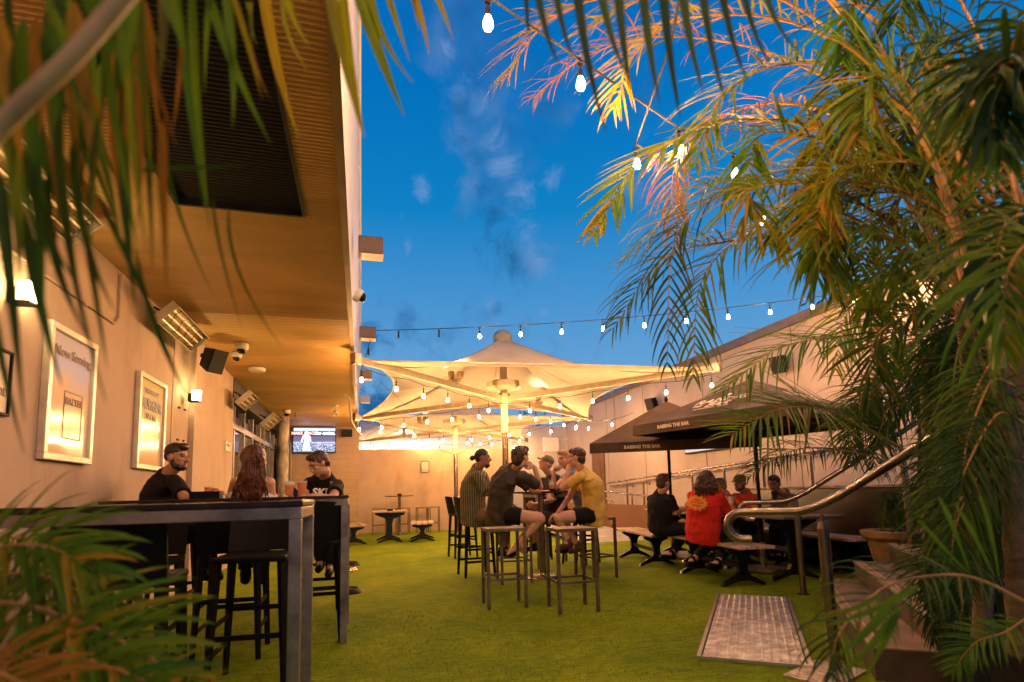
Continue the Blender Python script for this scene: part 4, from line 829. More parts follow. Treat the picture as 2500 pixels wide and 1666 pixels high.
def beer(label, p, h=.145, r=.040, fill=.8, foam=.1, glass_m=glass):
    p = Vector(p); t = thing('beer_glass', label, 'glass', p, group='beer glasses'); b = MB()
    b.lathe(p, [(.001, .001), (r*.78, 0), (r*1.06, h), (r*1.0, h), (r*.74, .014), (.001, .014)], 20); b.build('glass', glass_m, t, smooth=True)
    if fill > 0:
        b = MB(); z0, z1 = .016, .016+(h-.02)*fill; b.lathe(p, [(.001, z0), (r*.73, z0), (r*(.73+.26*z1/h), z1), (.001, z1)], 20); b.build('beer', beer_m, t, smooth=True)
        b = MB(); z2 = z1+h*foam; b.lathe(p, [(.001, z1+.001), (r*(.73+.26*z1/h), z1+.001), (r*(.73+.26*z2/h), z2), (.001, z2)], 20); b.build('foam', foam_m, t, smooth=True)
    return t
ashtray('long black caddy on the nearest high table beside an upturned glass', GZ(332, 1228, 1.072)+Vector((0, .02, 0)), (.155, .10, .062), 0)
beer('empty glass against the black caddy on the nearest high table', GZ(378, 1226, 1.072)+Vector((.0, .05, 0)), h=.062, r=.032, fill=0)
beer('half full beer glass by the hands of the bearded person', D(509, 1205, 4.75)*1.0, h=.10, r=.038, fill=.45, foam=.02)
ashtray('black caddy on the second high table between the bearded person and the long-haired person', Vector((-1.12, 4.62, 1.098)), (.20, .12, .055))
beer('beer glass with a pale head, left of the touching pair before the phone user', Vector((-.575, 4.90, 1.098)), fill=.66, foam=.2, h=.14)
beer('darker beer glass, right of the touching pair before the phone user', Vector((-.475, 4.90, 1.098)), fill=.85, foam=.04, h=.14)
q = Vector((-.68, 4.78, 1.10)); b = MB(); b.bbox(q+Z_*.012, (.09, .05, .022), b=.006, rot=.3); tag(b.build('lighter_pack', mat('red_pack', (.6, .03, .02), .35)), 'small red packet lying on the table below the phone', 'packet')
ashtray('black caddy in the middle of the round high table', (2.30, 6.78, 1.10), (.20, .12, .03), .3)
beer('tall beer glass with a white head on the round high table, before the yellow tee', (2.42, 6.93, 1.10), h=.15, r=.038, fill=.5, foam=.25); beer('nearly empty glass on the round high table, before the person in the cap', (2.20, 7.08, 1.10), h=.155, r=.036, fill=.3, foam=.03)
ashtray('black caddy on the small round table by the end wall', (1.06, 16.35, 1.10), (.12, .08, .06)); ashtray('black caddy on the low slatted table near the end wall', (.66, 13.6, .74), (.13, .10, .05))
ashtray('black caddy on the nearer picnic table', (4.98, 6.42, .75), (.22, .13, .06), .2)
beer('short glass of beer on the nearer picnic table beside the umbrella pole', (4.92, 6.15, .75), h=.10, r=.038, fill=.6, foam=.05)
beer('empty glass on the nearer picnic table, right of the umbrella pole', (5.10, 5.75, .75), h=.10, r=.035, fill=0)
def bowl(label, p, m):
    p = Vector(p); t = thing('pet_bowl', label, 'pet bowl', p, group='pet bowls on the turf'); b = MB(); b.lathe(p, [(.13, 0), (.14, .01), (.105, .055), (.095, .058), (.08, .02), (.001, .015)], 26); b.build('bowl', m, t, smooth=True)
    b = MB(); b.lathe(p, [(.092, .045), (.001, .046)], 20); b.build('water', mat('water', (.1, .1, .1), .05, 0, 0), t)
bowl('black pet bowl farthest along the turf beside the table leg', GZ(858, 1381), black); bowl('shiny steel pet bowl just in front of the far black bowl', GZ(850, 1394), steel); bowl('black pet bowl nearest the second high table leg', GZ(853, 1448), black)
q = GZ(1782, 1372); b = MB(); b.loft([[q+Vector((sx*.14, sy*.09, 0)) for sx, sy in ((-1, -1), (1, -1), (1, 1), (-1, 1))], [q+Vector((sx*.16, sy*.08, .16)) for sx, sy in ((-1, -1), (1, -1), (1, 1), (-1, 1))], [q+Vector((sx*.13, sy*.03, .30)) for sx, sy in ((-1, -1), (1, -1), (1, 1), (-1, 1))]])
bagm = mat('patterned_bag', (.15, .25, .3), .6, 0, 0); t = bagm.node_tree; vo = nn(t, 'ShaderNodeTexVoronoi', i_Scale=16.); tco = nn(t, 'ShaderNodeTexCoord'); t.links.new(tco.outputs['Object'], vo.inputs[0]); hs = nn(t, 'ShaderNodeHueSaturation'); hs.inputs['Value'].default_value = .35; t.links.new(vo.outputs['Color'], hs.inputs['Color']); t.links.new(hs.outputs[0], t.nodes['Principled BSDF'].inputs['Base Color'])
tag(b.build('shopping_bag', bagm, fix=True), 'colourful patterned bag on the turf under the nearer picnic bench', 'bag')
# planter behind the steps
q = Vector((5.35, 4.55, 0)); pl = thing('planter', 'large ochre urn planter behind the top of the steps', 'planter', q); b = MB(); b.lathe(q, [(.17, 0), (.20, .06), (.20, .12), (.25, .34), (.28, .50), (.33, .54), (.34, .60), (.30, .61), (.27, .58), (.001, .57)], 30); b.build('pot', mat('ochre_glaze', (.45, .24, .09), .5, 0, .25, 5, .3, 30), pl, smooth=True)
b = MB(); b.lathe(q, [(.27, .585), (.001, .60)], 20); b.build('soil', mat('soil', (.03, .02, .012), .95, 0, .3, 20, .6, 60), pl)
# garden bed kerb at right (dark), holds the palms
b = MB(); b.box((4.1, .55, .22), (3.0, 2.6, .44), rot=-.66); setting(b.build('garden_bed', mat('garden_soil', (.035, .022, .014), .95, 0, .35, 9, .8, 40)))
# distant tree silhouette above the rear wall
# ================================================================== PEOPLE
def ev(o, mods):
    for k, kw in mods:
        m = o.modifiers.new(k, k)
        for a, v in kw.items(): setattr(m, a, v)
    dg = bpy.context.evaluated_depsgraph_get(); me = bpy.data.meshes.new_from_object(o.evaluated_get(dg)); o.modifiers.clear(); old = o.data; me.name = o.name; o.data = me
    bpy.data.meshes.remove(old); return o
def fuse(b, name, m, parent, vox=.0058, sm=3, wr=0., wsc=9., seed=0, stretch=None):
    o = b.build(name, m, parent, fix=True)
    ev(o, [('REMESH', dict(mode='VOXEL', voxel_size=vox)), ('SMOOTH', dict(factor=.5, iterations=sm))])
    me = o.data; n = len(me.vertices)
    if wr > 0 and n:
        co = np.empty(n*3); me.vertices.foreach_get('co', co); no = np.empty(n*3); me.vertex_normals.foreach_get('vector', no); co = co.reshape(-1, 3); no = no.reshape(-1, 3)
        st = np.array(stretch or (1, 1, 1)); d = np.empty(n)
        for i in range(n):
            c = co[i]*st*wsc+seed; q = noise.noise((c[0], c[1], c[2])); d[i] = (1-abs(q)*3.4)*.7 + .5*noise.noise((c[0]*2.3, c[1]*2.3, c[2]*2.3+5))
        co += no*(d*wr)[:, None]; me.vertices.foreach_set('co', co.ravel())
    me.polygons.foreach_set('use_smooth', [True]*len(me.polygons)); me.update(); return o
def skin_mat(name, col):
    m = mat(name, col, .5, 0, .08, 14, .08, 160, spec=.35); p = m.node_tree.nodes['Principled BSDF']; p.inputs['Subsurface Weight'].default_value = .12; p.inputs['Subsurface Radius'].default_value = (.012, .005, .003); return m
def cloth(name, col, v=.15, sc=5, col2=None): return mat(name, col, .85, 0, v, sc, .35, 220, spec=.2, col2=col2)
eye_m = mat('eye_dark', (.02, .015, .012), .2, 0, 0)
def hair_mat(name, c1, c2):
    m = mat(name, c1, .42, 0, 0, spec=.5); t = m.node_tree; tco = nn(t, 'ShaderNodeTexCoord'); mp_ = nn(t, 'ShaderNodeMapping'); mp_.inputs['Scale'].default_value = (1, 1, .12); t.links.new(tco.outputs['Object'], mp_.inputs[0])
    ns = nn(t, 'ShaderNodeTexNoise', i_Scale=90, i_Detail=3); t.links.new(mp_.outputs[0], ns.inputs[0]); r = ramp(t, [(.35, c1), (.7, c2)]); t.links.new(ns.outputs[0], r.inputs[0]); t.links.new(r.outputs[0], t.nodes['Principled BSDF'].inputs['Base Color'])
    bp = nn(t, 'ShaderNodeBump', i_Strength=.8, i_Distance=.01); t.links.new(ns.outputs[0], bp.inputs['Height']); t.links.new(bp.outputs[0], t.nodes['Principled BSDF'].inputs['Normal']); return m
h_black = hair_mat('hair_black', (.006, .005, .004), (.03, .02, .015)); h_brown = hair_mat('hair_brown', (.025, .010, .005), (.12, .045, .02)); h_auburn = hair_mat('hair_auburn', (.03, .008, .004), (.17, .05, .02)); h_blond = hair_mat('hair_blond', (.30, .16, .06), (.5, .3, .12)); h_grey = hair_mat('hair_grey', (.18, .15, .12), (.45, .4, .35))
sk_l = skin_mat('skin_light', (.62, .34, .22)); sk_m = skin_mat('skin_medium', (.48, .24, .14)); sk_d = skin_mat('skin_tan', (.34, .16, .09))
def hand(b, wr, d, pn, ts, curl=.5, s=1.0, spread=.0, fist=False):
    """wrist point, direction of the metacarpals, palm normal, thumb side vector"""
    wr, d, pn = Vector(wr), Vector(d).normalized(), Vector(pn); pn = (pn-d*pn.dot(d)).normalized(); sv = d.cross(pn)*ts
    L_ = (.092, .098, .092, .080); ph = ((.042, .026, .020), (.046, .029, .021), (.042, .027, .020), (.033, .021, .018))
    for k in range(4):
        off_ = (1.5-k)*.0205*s; kn = wr + d*(L_[k]*s) + sv*off_*1.0; b.caps(wr+sv*off_*.55+d*.01, kn, .0135*s, .0115*s, 8)
        a = 0.; p = kn; cr = (curl*(1+.12*k))
        for j in range(3):
            a += cr*(1.0, 1.25, .9)[j]; dd = d*math.cos(a)+pn*math.sin(a)+sv*(off_*spread*4)*(1 if j == 0 else .5); dd.normalize(); q = p+dd*ph[k][j]*s; b.caps(p, q, (.0098-.0008*j)*s, (.0090-.0009*j)*s, 8); p = q
    p0 = wr + sv*.022*s + d*.018*s; p1 = p0 + (d*.55+sv*.62+pn*.35).normalized()*.042*s; p2 = p1+(d*.85+sv*.18+pn*.42).normalized()*.032*s; p3 = p2+(d*.85-sv*.12+pn*.5).normalized()*.024*s
    b.caps(p0, p1, .0155*s, .012*s, 8); b.caps(p1, p2, .0115*s, .0102*s, 8); b.caps(p2, p3, .0102*s, .0085*s, 8)
def person(label, P, face, up=None, skin=sk_l, shirt=None, sleeve=.55, pants=None, plen=.45, hair=None, hm=h_brown, fat=1., hs=1., stretch_shirt=None, hands=None, shoes=None, beard=None, shirt_hem=.0, extra=None, barefoot=False, neck_col=True, strap=False, wr=.007, hang=0.):
    """P: joints in world metres"""
    t = thing('person', label, 'person', P['pel'] - Z_*.0); P = {k: Vector(v) for k, v in P.items()}
    H_ = P['head']; fw = Vector(face).normalized(); hu = (Vector(up) if up else Z_.copy()); hu = (hu-fw*hu.dot(fw)).normalized(); hr_ = fw.cross(hu)   # right of the head
    Q = Matrix((hr_, fw, hu)).transposed()
    def hp(x, y, z): return H_ + (Q @ Vector((x, y, z)))*hs
    sL, sR = P['shL'], P['shR']; side = (sR-sL).normalized(); sw = (sR-sL).length/2
    nb = P.get('neck', (sL+sR)/2+Z_*.04); pel = P['pel']; spine = nb-pel; che = pel.lerp(nb, .66)+P.get('bow', Vector())
    def torso(b, g, lo=0., top=True, n=18):
        rings = []; ax0 = (P['hipR']-P['hipL']).normalized() if 'hipR' in P else side
        sec = [(pel-spine.normalized()*(.06+lo), ax0, .165*fat, .125*fat), (pel, ax0, .178*fat, .135*fat), (pel.lerp(nb, .25)+P.get('bow', Vector())*.5, ax0.lerp(side, .3), .158*fat, .125*fat), (pel.lerp(nb, .48)+P.get('bow', Vector())*.9, ax0.lerp(side, .6), .160*fat, .122*fat), (che, side, .172*(.6+.4*fat), .125*(.7+.3*fat)), (pel.lerp(nb, .86)+P.get('bow', Vector())*.5, side, sw*.92, .092)]
        if top: sec += [(pel.lerp(nb, .97), side, sw*.52, .066), (nb+spine.normalized()*.02, side, .062, .058)]
        for c, ax, a_, b_ in sec:
            y = spine.cross(ax).normalized(); x = y.cross(spine).normalized(); rings.append(b.ring(c, x, y, a_*g+(g > 1)*.004, b_*g+(g > 1)*.006, n))
        b.loft(rings)
        b.caps(sL+side*.03, sR-side*.03, .052*g, .052*g)
    B = MB(); torso(B, .96)
    B.caps(nb-spine.normalized()*.02, hp(0, -.018, -.075), .060*(.7+.3*fat), .054*(.7+.3*fat), 14)
    for (c, r) in (((0, -.012, .032), (.075, .093, .086)), ((0, .022, -.028), (.061, .062, .082)), ((0, .054, -.090), (.027, .024, .021)), ((.034, .004, -.060), (.024, .044, .030)), ((-.034, .004, -.060), (.024, .044, .030)), ((.038, .052, -.012), (.022, .022, .020)), ((-.038, .052, -.012), (.022, .022, .020)), ((0, .079, -.050), (.023, .013, .0075)), ((0, .078, -.062), (.019, .012, .0075)), ((.013, .090, -.026), (.009, .011, .009)), ((-.013, .090, -.026), (.009, .011, .009))): B.ell(hp(*c), [q*hs for q in r], Q, 16, 10)
    B.caps(hp(0, .082, .016), hp(0, .106, -.022), .0085*hs, .0125*hs, 8); B.caps(hp(-.034, .072, .031), hp(.034, .072, .031), .0125*hs, .0125*hs, 8)
    for sx in (-1, 1): B.ell(hp(sx*.077, -.008, .000), (.010*hs, .020*hs, .031*hs), Q @ Matrix.Rotation(sx*.35, 3, 'Z') @ Matrix.Rotation(-.15, 3, 'X'), 10, 8)
    fa = .75+.25*fat
    for s_ in 'LR':
        if 'el'+s_ in P:
            B.caps(P['sh'+s_], P['el'+s_], .050*fa, .039*fa); B.caps(P['el'+s_], P['wr'+s_], .041*fa, .026)
            e = P['wr'+s_]-P['el'+s_]; B.ell(P['el'+s_].lerp(P['wr'+s_], .28), (.036*fa,)*2+(.07,), Z_.rotation_difference(e.normalized()).to_matrix())
            hd = (hands or {}).get(s_)
            if hd: hand(B, P['wr'+s_], hd[0], hd[1], hd[2], hd[3])
        if 'kn'+s_ in P:
            hp_ = P['hip'+s_]; B.caps(hp_, P['kn'+s_], .086*fat, .058*fa); B.caps(P['kn'+s_], P['an'+s_], .055*fa, .036); e = P['an'+s_]-P['kn'+s_]; B.ell(P['kn'+s_].lerp(P['an'+s_], .30)-fw*0, (.052*fa,)*2+(.12,), Z_.rotation_difference(e.normalized()).to_matrix())
            tt = P['to'+s_]; B.caps(P['an'+s_]+(P['an'+s_]-tt).normalized()*.02-Z_*.035, tt, .032, .026); B.caps(P['an'+s_], tt.lerp(P['an'+s_], .45), .034, .028)
            if barefoot:
                sv = (tt-P['an'+s_]).cross(Z_).normalized()
                for k in range(5): B.caps(tt+sv*(k-2)*.014, tt+sv*(k-2)*.016+(tt-P['an'+s_]).normalized()*(.045-.004*abs(k)), .0105, .0085, 7)
    body = fuse(B, 'body', [skin, eye_m, hm, mat('lip', (.40, .13, .09), .45, 0, 0)], t, .0055, 2)
    me = body.data; inv = Q.transposed(); wl = WM(t); o0 = wl.inverted() @ H_
    for p in me.polygons:
        q = inv @ (p.center-o0)/hs
        if q.y > .055 and abs(q.z) < .08:
            ax = abs(q.x)
            if ((ax-.030)/.013)**2+((q.z-.013)/.0055)**2 < 1: p.material_index = 1
            elif .012 < ax < .048 and abs(q.z-.033+.15*max(0, ax-.03)) < .005: p.material_index = 2
            elif ((q.x)/.021)**2+((q.z+.056)/.009)**2 < 1: p.material_index = 3
    if shirt:
        S = MB(); torso(S, 1.08, lo=shirt_hem, top=not strap)
        if strap:
            for k in (-1, 1): S.caps(nb.lerp(sR if k > 0 else sL, .45)-Z_*.03, che+side*k*.08, .05, .06)
        else:
            S.caps(nb-spine.normalized()*.04, nb+spine.normalized()*.005, .072, .066, 14)
        for s_ in 'LR':
            if 'el'+s_ in P and sleeve > 0:
                a, c = P['sh'+s_], P['el'+s_]
                S.caps(a, a.lerp(c, .25), .062*fa, .064*fa); S.tube([a.lerp(c, .1), a.lerp(c, sleeve*.6), a.lerp(c, sleeve)], [.060*fa, .062*fa, .066*fa], 14)
                if sleeve > 1: S.caps(c, c.lerp(P['wr'+s_], sleeve-1), .05*fa, .036)
        if hang > 0: S.ell(pel.lerp(nb, .12)+P.get('hangdir', Vector())*.07, (.17*fat, .17*fat, .13))
        fuse(S, 'shirt', shirt, t, .007, 3, wr=wr, wsc=7., seed=hash(label) % 50, stretch=stretch_shirt)
    if pants and 'hipL' in P:
        S = MB(); ax0 = (P['hipR']-P['hipL']).normalized(); S.caps(P['hipL']+ax0*.03, P['hipR']-ax0*.03, .112*fat**.5, .112*fat**.5); S.caps(pel, pel.lerp(nb, .08), .122*fat**.5, .118*fat**.5)
        for s_ in 'LR':
            if 'kn'+s_ in P:
                a, c, e = P['hip'+s_], P['kn'+s_], P['an'+s_]
                if plen <= 1: S.tube([a.lerp(c, -.05), a.lerp(c, plen*.5), a.lerp(c, plen)], [.10*fat, .098*fat, .094*fat], 14)
                else: S.caps(a, c, .098*fat, .070*fa); S.tube([c.lerp(a, .03), c.lerp(e, .5), c.lerp(e, plen-1)], [.072*fa, .064*fa, .056], 12)
        fuse(S, 'trousers' if plen > 1 else 'shorts', pants, t, .008, 3, wr=.003, wsc=9)
    if shoes and 'knL' in P:
        for s_ in 'LR':
            if 'kn'+s_ in P:
                S = MB(); an, tt = P['an'+s_], P['to'+s_]; dd = (tt-an); dd.z = 0; dd.normalize(); S.caps(an-Z_*.045-dd*.035, tt+dd*.02+Z_*.0, .042, .036); S.caps(an-Z_*.03, an+Z_*.01, .046, .045); S.caps(an-Z_*.062-dd*.03, tt+dd*.03-Z_*.012, .026, .026); fuse(S, 'shoe', shoes, t, .008, 2)
    if hair:
        S = MB()
        for it in hair:
            if it[0] == 'e': S.ell(hp(*it[1]), [q*hs for q in it[2]], Q, 16, 10)
            elif it[0] == 'c': S.caps(hp(*it[1]), hp(*it[2]), it[3]*hs, it[4]*hs)
            elif it[0] == 'w': S.caps(it[1], it[2], it[3], it[4])
        fuse(S, 'hair', hm, t, .005, 1, wr=hair[0][3] if len(hair[0]) > 3 else .003, wsc=55 if len(hair[0]) < 5 else hair[0][4], stretch=(1, 1, .5))
    if beard:
        S = MB()
        for it in beard: S.ell(hp(*it[0]), [q*hs for q in it[1]], Q, 14, 9)
        fuse(S, 'beard', hm, t, .0045, 1, wr=.0025, wsc=60)
    return t, hp, Q
BEARD = [((0, .046, -.084), (.043, .043, .032)), ((.040, .022, -.070), (.026, .040, .028)), ((-.040, .022, -.070), (.026, .040, .028)), ((.058, .004, -.040), (.014, .024, .036)), ((-.058, .004, -.040), (.014, .024, .036)), ((0, .086, -.042), (.027, .009, .005))]
SHORT = [('e', (0, -.024, .052), (.0815, .095, .080), .005, 42), ('e', (0, -.060, -.005), (.070, .052, .068)), ('e', (.0, .040, .096), (.056, .044, .034)), ('e', (.070, -.006, .040), (.014, .030, .030)), ('e', (-.070, -.006, .040), (.014, .030, .030))]
def cap_hat(t, hp, Q, m, name='cap'):
    S = MB(); S.ell(hp(0, -.012, .055), (.086, .100, .074), Q, 22, 12); o = S.build('cap_crown', m, t, smooth=True)
    n = 12; up_ = []; lo_ = []
    b = MB(); rg = []
    for k in range(n+1):
        a = -1.15+2.3*k/n; x = math.sin(a)*.074; rg.append([hp(x, .070*math.cos(a)-.0, .052), hp(x*.93, .165-.045*abs(math.sin(a))**2-.03*(1-math.cos(a)), .038-.10*x*x/.0055*.1), hp(x*.93, .163-.045*abs(math.sin(a))**2-.03*(1-math.cos(a)), .033-.10*x*x/.0055*.1), hp(x, .070*math.cos(a), .045)])
    b.loft(rg); b.build('cap_brim', m, t, smooth=True, fix=True)
def J(**k): return {a: (D(*v) if isinstance(v, tuple) else v) for a, v in k.items()}
# ---- left tables
pants_d = cloth('dark_denim', (.02, .02, .03)); blackt = cloth('black_cotton', (.012, .011, .011))
z = 5.0
P = J(pel=(395, 1290, 5.0), neck=(402, 1160, 4.98), head=(433, 1119, 4.95), shL=(427, 1177, 4.80), elL=(452, 1219, 4.62), wrL=(498, 1211, 4.60), shR=(388, 1170, 5.14), elR=(455, 1222, 5.0), wrR=(500, 1212, 4.85), hipL=(402, 1296, 4.88), hipR=(398, 1292, 5.08), knL=(505, 1300, 4.85), knR=(505, 1296, 5.05), anL=(500, 1395, 4.9), anR=(500, 1390, 5.05), toL=(530, 1408, 4.9), toR=(530, 1403, 5.05))
P['bow'] = cv(-1, 0, 0)*.03
person('bearded person in a black shirt with slicked dark hair, seated by the wall in profile', P, cv(1, .02, -.12), skin=sk_m, shirt=blackt, sleeve=.75, pants=pants_d, plen=1.9, fat=1.22, hm=h_black, hair=[('e', (0, -.022, .062), (.081, .096, .080), .002), ('e', (0, .050, .100), (.054, .046, .038)), ('e', (0, -.066, .022), (.066, .046, .056))], beard=BEARD, hands={'L': (cv(1, .1, -.1), cv(0, -.3, 1), 1, .5), 'R': (cv(1, .1, -.3), cv(0, -.2, -1), -1, .5)}, shoes=black)
wt = cloth('white_top', (.66, .60, .55), .08)
P = J(pel=(610, 1300, 4.20), neck=(617, 1168, 4.22), head=(622, 1127, 4.20), shL=(577, 1180, 4.16), elL=(562, 1226, 4.20), wrL=(582, 1224, 4.44), shR=(656, 1180, 4.20), elR=(661, 1232, 4.25), wrR=(646, 1224, 4.48), hipL=(592, 1302, 4.2), hipR=(634, 1302, 4.22), knL=(598, 1294, 4.62), knR=(640, 1294, 4.62), anL=(600, 1400, 4.5), anR=(640, 1400, 4.5), toL=(602, 1404, 4.65), toR=(642, 1404, 4.65))
rh = random.Random(5); hl = [('e', (0, -.015, .040), (.086, .098, .090), .003, 40), ('w', D(620, 1128, 4.12), D(614, 1165, 4.10), .085, .075), ('w', D(614, 1165, 4.10), D(606, 1215, 4.07), .070, .030)]
for k in range(120):
    u = rh.uniform(-1, 1); x0 = 622+u*23; y0 = 1112+rh.uniform(0, 16); zz = 4.10-.03*(1-u*u)+rh.uniform(-.02, .02); pp = [D(x0, y0, zz)]; xe = 608+u*rh.uniform(14, 48)+rh.uniform(-8, 8); ye = rh.uniform(1190, 1232)
    for j in range(1, 5): v = j/4; pp.append(D(x0+(xe-x0)*v+math.sin(v*5+k)*3, y0+(ye-y0)*v, 4.10-.02*(1-u*u)-.03*math.sin(v*2)+rh.uniform(-.01, .01)))
    for j in range(4): hl.append(('w', pp[j], pp[j+1], .0115-.0015*j, .010-.0017*j))
person('person with very long brown hair and a white sleeveless top, back to the camera', P, cv(.25, .0, 1), skin=sk_l, shirt=wt, sleeve=0, strap=False, pants=pants_d, plen=1.9, hm=h_auburn, hair=hl, hands={'L': (cv(.5, 0, .6), cv(0, -1, 0), 1, .4), 'R': (cv(-.3, 0, .8), cv(0, -1, 0), -1, .4)}, shoes=black, fat=.95)
P = J(pel=(800, 1300, 5.9), neck=(793, 1160, 5.60), head=(778, 1134, 5.45), shL=(823, 1186, 5.50), elL=(812, 1218, 5.15), wrL=(760, 1212, 5.05), shR=(757, 1180, 5.72), elR=(738, 1215, 5.50), wrR=(726, 1211, 5.20), hipL=(815, 1302, 5.9), hipR=(790, 1302, 5.95), knL=(812, 1306, 5.45), knR=(782, 1306, 5.45), anL=(806, 1380, 5.5), anR=(782, 1372, 5.5), toL=(802, 1402, 5.35), toR=(778, 1390, 5.35))
t_, hp, Q = person('person in a black printed tee and glasses looking down at a phone', P, cv(-.62, -.42, -.62), skin=sk_l, shirt=blackt, sleeve=.62, pants=pants_d, plen=1.9, fat=1.3, hm=h_brown, hair=SHORT, hands={'L': (cv(-1, .1, .1), cv(0, -1, .3), 1, .5), 'R': (cv(-.55, .55, -.35), cv(.7, .3, -.6), -1, .75)}, shoes=black)
b = MB()
for sx in (-1, 1): b.tube([hp(sx*.032+.019*math.cos(a*.524), .094, .010+.016*math.sin(a*.524)) for a in range(13)], .0016, 5); b.tube([hp(sx*.052, .09, .014), hp(sx*.078, .02, .012), hp(sx*.08, -.01, .006)], .0014, 5)
b.tube([hp(-.013, .098, .012), hp(.013, .098, .012)], .0015, 5); b.build('glasses', steel, t_)
ph = thing('phone', 'dark mobile phone held up above the table', 'phone', D(715, 1196, 5.13)); b = MB(); q = Matrix((cv(.55, -.5, .4), cv(.1, .5, .6), cv(.8, .5, -.4))).transposed(); b.bbox(D(717, 1199, 5.12), (.145, .07, .009), m=Matrix((cv(-.62, .62, .1), cv(.45, .35, .8), cv(-.62, .62, .1).cross(cv(.45, .35, .8)).normalized())).transposed(), b=.004); b.build('case', black_gloss, ph)
ax, ay = cv(1, -.06, .28), Z_
text('SKL', 'print', white_ink, t_, D(785, 1203, 5.36), ax, (cv(0, 1, .5)), .105, bold=.004); text('YOUTH', 'print', white_ink, t_, D(820, 1183, 5.41), cv(.9, -.3, .1), cv(.3, .9, .1), .034, bold=.001)
# ---- centre group
stripe = cloth('striped_shirt', (.30, .26, .14)); t = stripe.node_tree; wv = nn(t, 'ShaderNodeTexWave', i_Scale=11., i_Distortion=.6); wv.bands_direction = 'X'; tco = nn(t, 'ShaderNodeTexCoord'); mp_ = nn(t, 'ShaderNodeMapping'); mp_.inputs['Rotation'].default_value = (0, 0, yaw); t.links.new(tco.outputs['Object'], mp_.inputs[0]); t.links.new(mp_.outputs[0], wv.inputs[0]); r = ramp(t, [(0, (.07, .065, .035)), (.3, (.09, .08, .04)), (.45, (.22, .19, .10)), (.6, (.13, .12, .06)), (.8, (.08, .07, .04)), (.9, (.32, .27, .15))]); t.links.new(wv.outputs[1], r.inputs[0]); t.links.new(r.outputs[0], t.nodes['Principled BSDF'].inputs['Base Color'])
khaki = cloth('khaki', (.28, .17, .08))
P = J(pel=(1157, 1252, 7.15), neck=(1163, 1143, 7.10), head=(1179, 1119, 7.06), shL=(1178, 1160, 7.28), elL=(1196, 1200, 7.35), wrL=(1225, 1200, 7.35), shR=(1165, 1163, 6.88), elR=(1188, 1205, 6.86), wrR=(1225, 1203, 6.95), hipL=(1162, 1258, 7.26), hipR=(1162, 1258, 7.04), knL=(1235, 1262, 7.2), knR=(1232, 1264, 6.95), anL=(1232, 1340, 7.15), anR=(1226, 1342, 6.95), toL=(1252, 1352, 7.15), toR=(1246, 1354, 6.95))
P['bow'] = cv(-1, 0, 0)*.035
person('person with dark hair tied in a bun and a green striped shirt', P, cv(1, -.02, .05), skin=sk_d, shirt=stripe, sleeve=.95, pants=khaki, plen=1.85, fat=1.18, hm=h_black, shirt_hem=.08, hair=[('e', (0, -.018, .045), (.079, .093, .078), .0012), ('e', (0, -.055, .0), (.066, .048, .06)), ('e', (0, -.135, .0), (.036, .034, .036))], beard=[((0, .060, -.088), (.036, .034, .028)), ((0, .088, -.042), (.026, .008, .0045)), ((0, .05, -.11), (.026, .025, .02))], hands={'L': (cv(1, .3, 0), cv(0, 0, -1), -1, .6), 'R': (cv(1, .3, 0), cv(0, 0, 1), 1, .6)}, shoes=black)
greyt = cloth('washed_grey_tee', (.085, .065, .05), .3, 6)
P = J(pel=(1222, 1252, 6.62), neck=(1253, 1144, 6.44), head=(1273, 1117, 6.36), shL=(1250, 1160, 6.72), elL=(1300, 1196, 6.80), wrL=(1322, 1200, 6.95), shR=(1278, 1163, 6.24), elR=(1318, 1188, 6.40), wrR=(1305, 1141, 6.42), hipL=(1232, 1257, 6.74), hipR=(1238, 1258, 6.50), knL=(1316, 1262, 6.78), knR=(1320, 1268, 6.46), anL=(1262, 1330, 6.72), anR=(1278, 1326, 6.44), toL=(1252, 1350, 6.72), toR=(1268, 1345, 6.42))
P['toL'] = D(1282, 1350, 6.68); P['toR'] = D(1244, 1348, 6.40); P['anR'] = D(1268, 1326, 6.44)
P['bow'] = cv(-1, .1, 0)*.075; P['hangdir'] = cv(.4, -1, 0)
curl = [('e', (0, -.03, .045), (.088, .096, .082), .011, 26), ('e', (0, -.07, -.01), (.078, .055, .085)), ('e', (0, .045, .095), (.06, .045, .035))]
person('person with curly brown hair in a faded dark grey tee leaning on one fist', P, cv(.72, -.05, .62), skin=sk_l, shirt=greyt, sleeve=.82, pants=blackt, plen=.42, fat=1.10, hm=h_brown, shirt_hem=.12, hair=curl, hands={'R': (cv(-.75, .45, .1), cv(-.3, -.5, .6), 1, 1.15), 'L': (cv(1, 0, .2), cv(0, -1, 0), 1, .4)}, barefoot=True, wr=.011, hang=1)
camo = cloth('camo_cap', (.24, .20, .10), .3, 30, col2=(.09, .08, .04)); darkt = cloth('charcoal_tee', (.04, .025, .022)); shortg = cloth('grey_shorts', (.10, .08, .07))
P = J(pel=(1365, 1262, 8.35), neck=(1345, 1160, 8.22), head=(1333, 1132, 8.15), shL=(1368, 1176, 8.35), elL=(1362, 1215, 8.2), wrL=(1312, 1232, 7.9), shR=(1326, 1176, 8.05), elR=(1345, 1222, 7.80), wrR=(1306, 1232, 7.72), hipL=(1368, 1266, 8.45), hipR=(1356, 1266, 8.25), knL=(1300, 1262, 8.1), knR=(1292, 1264, 7.9), anL=(1305, 1330, 8.1), anR=(1300, 1332, 7.9), toL=(1290, 1338, 8.1), toR=(1285, 1340, 7.9))
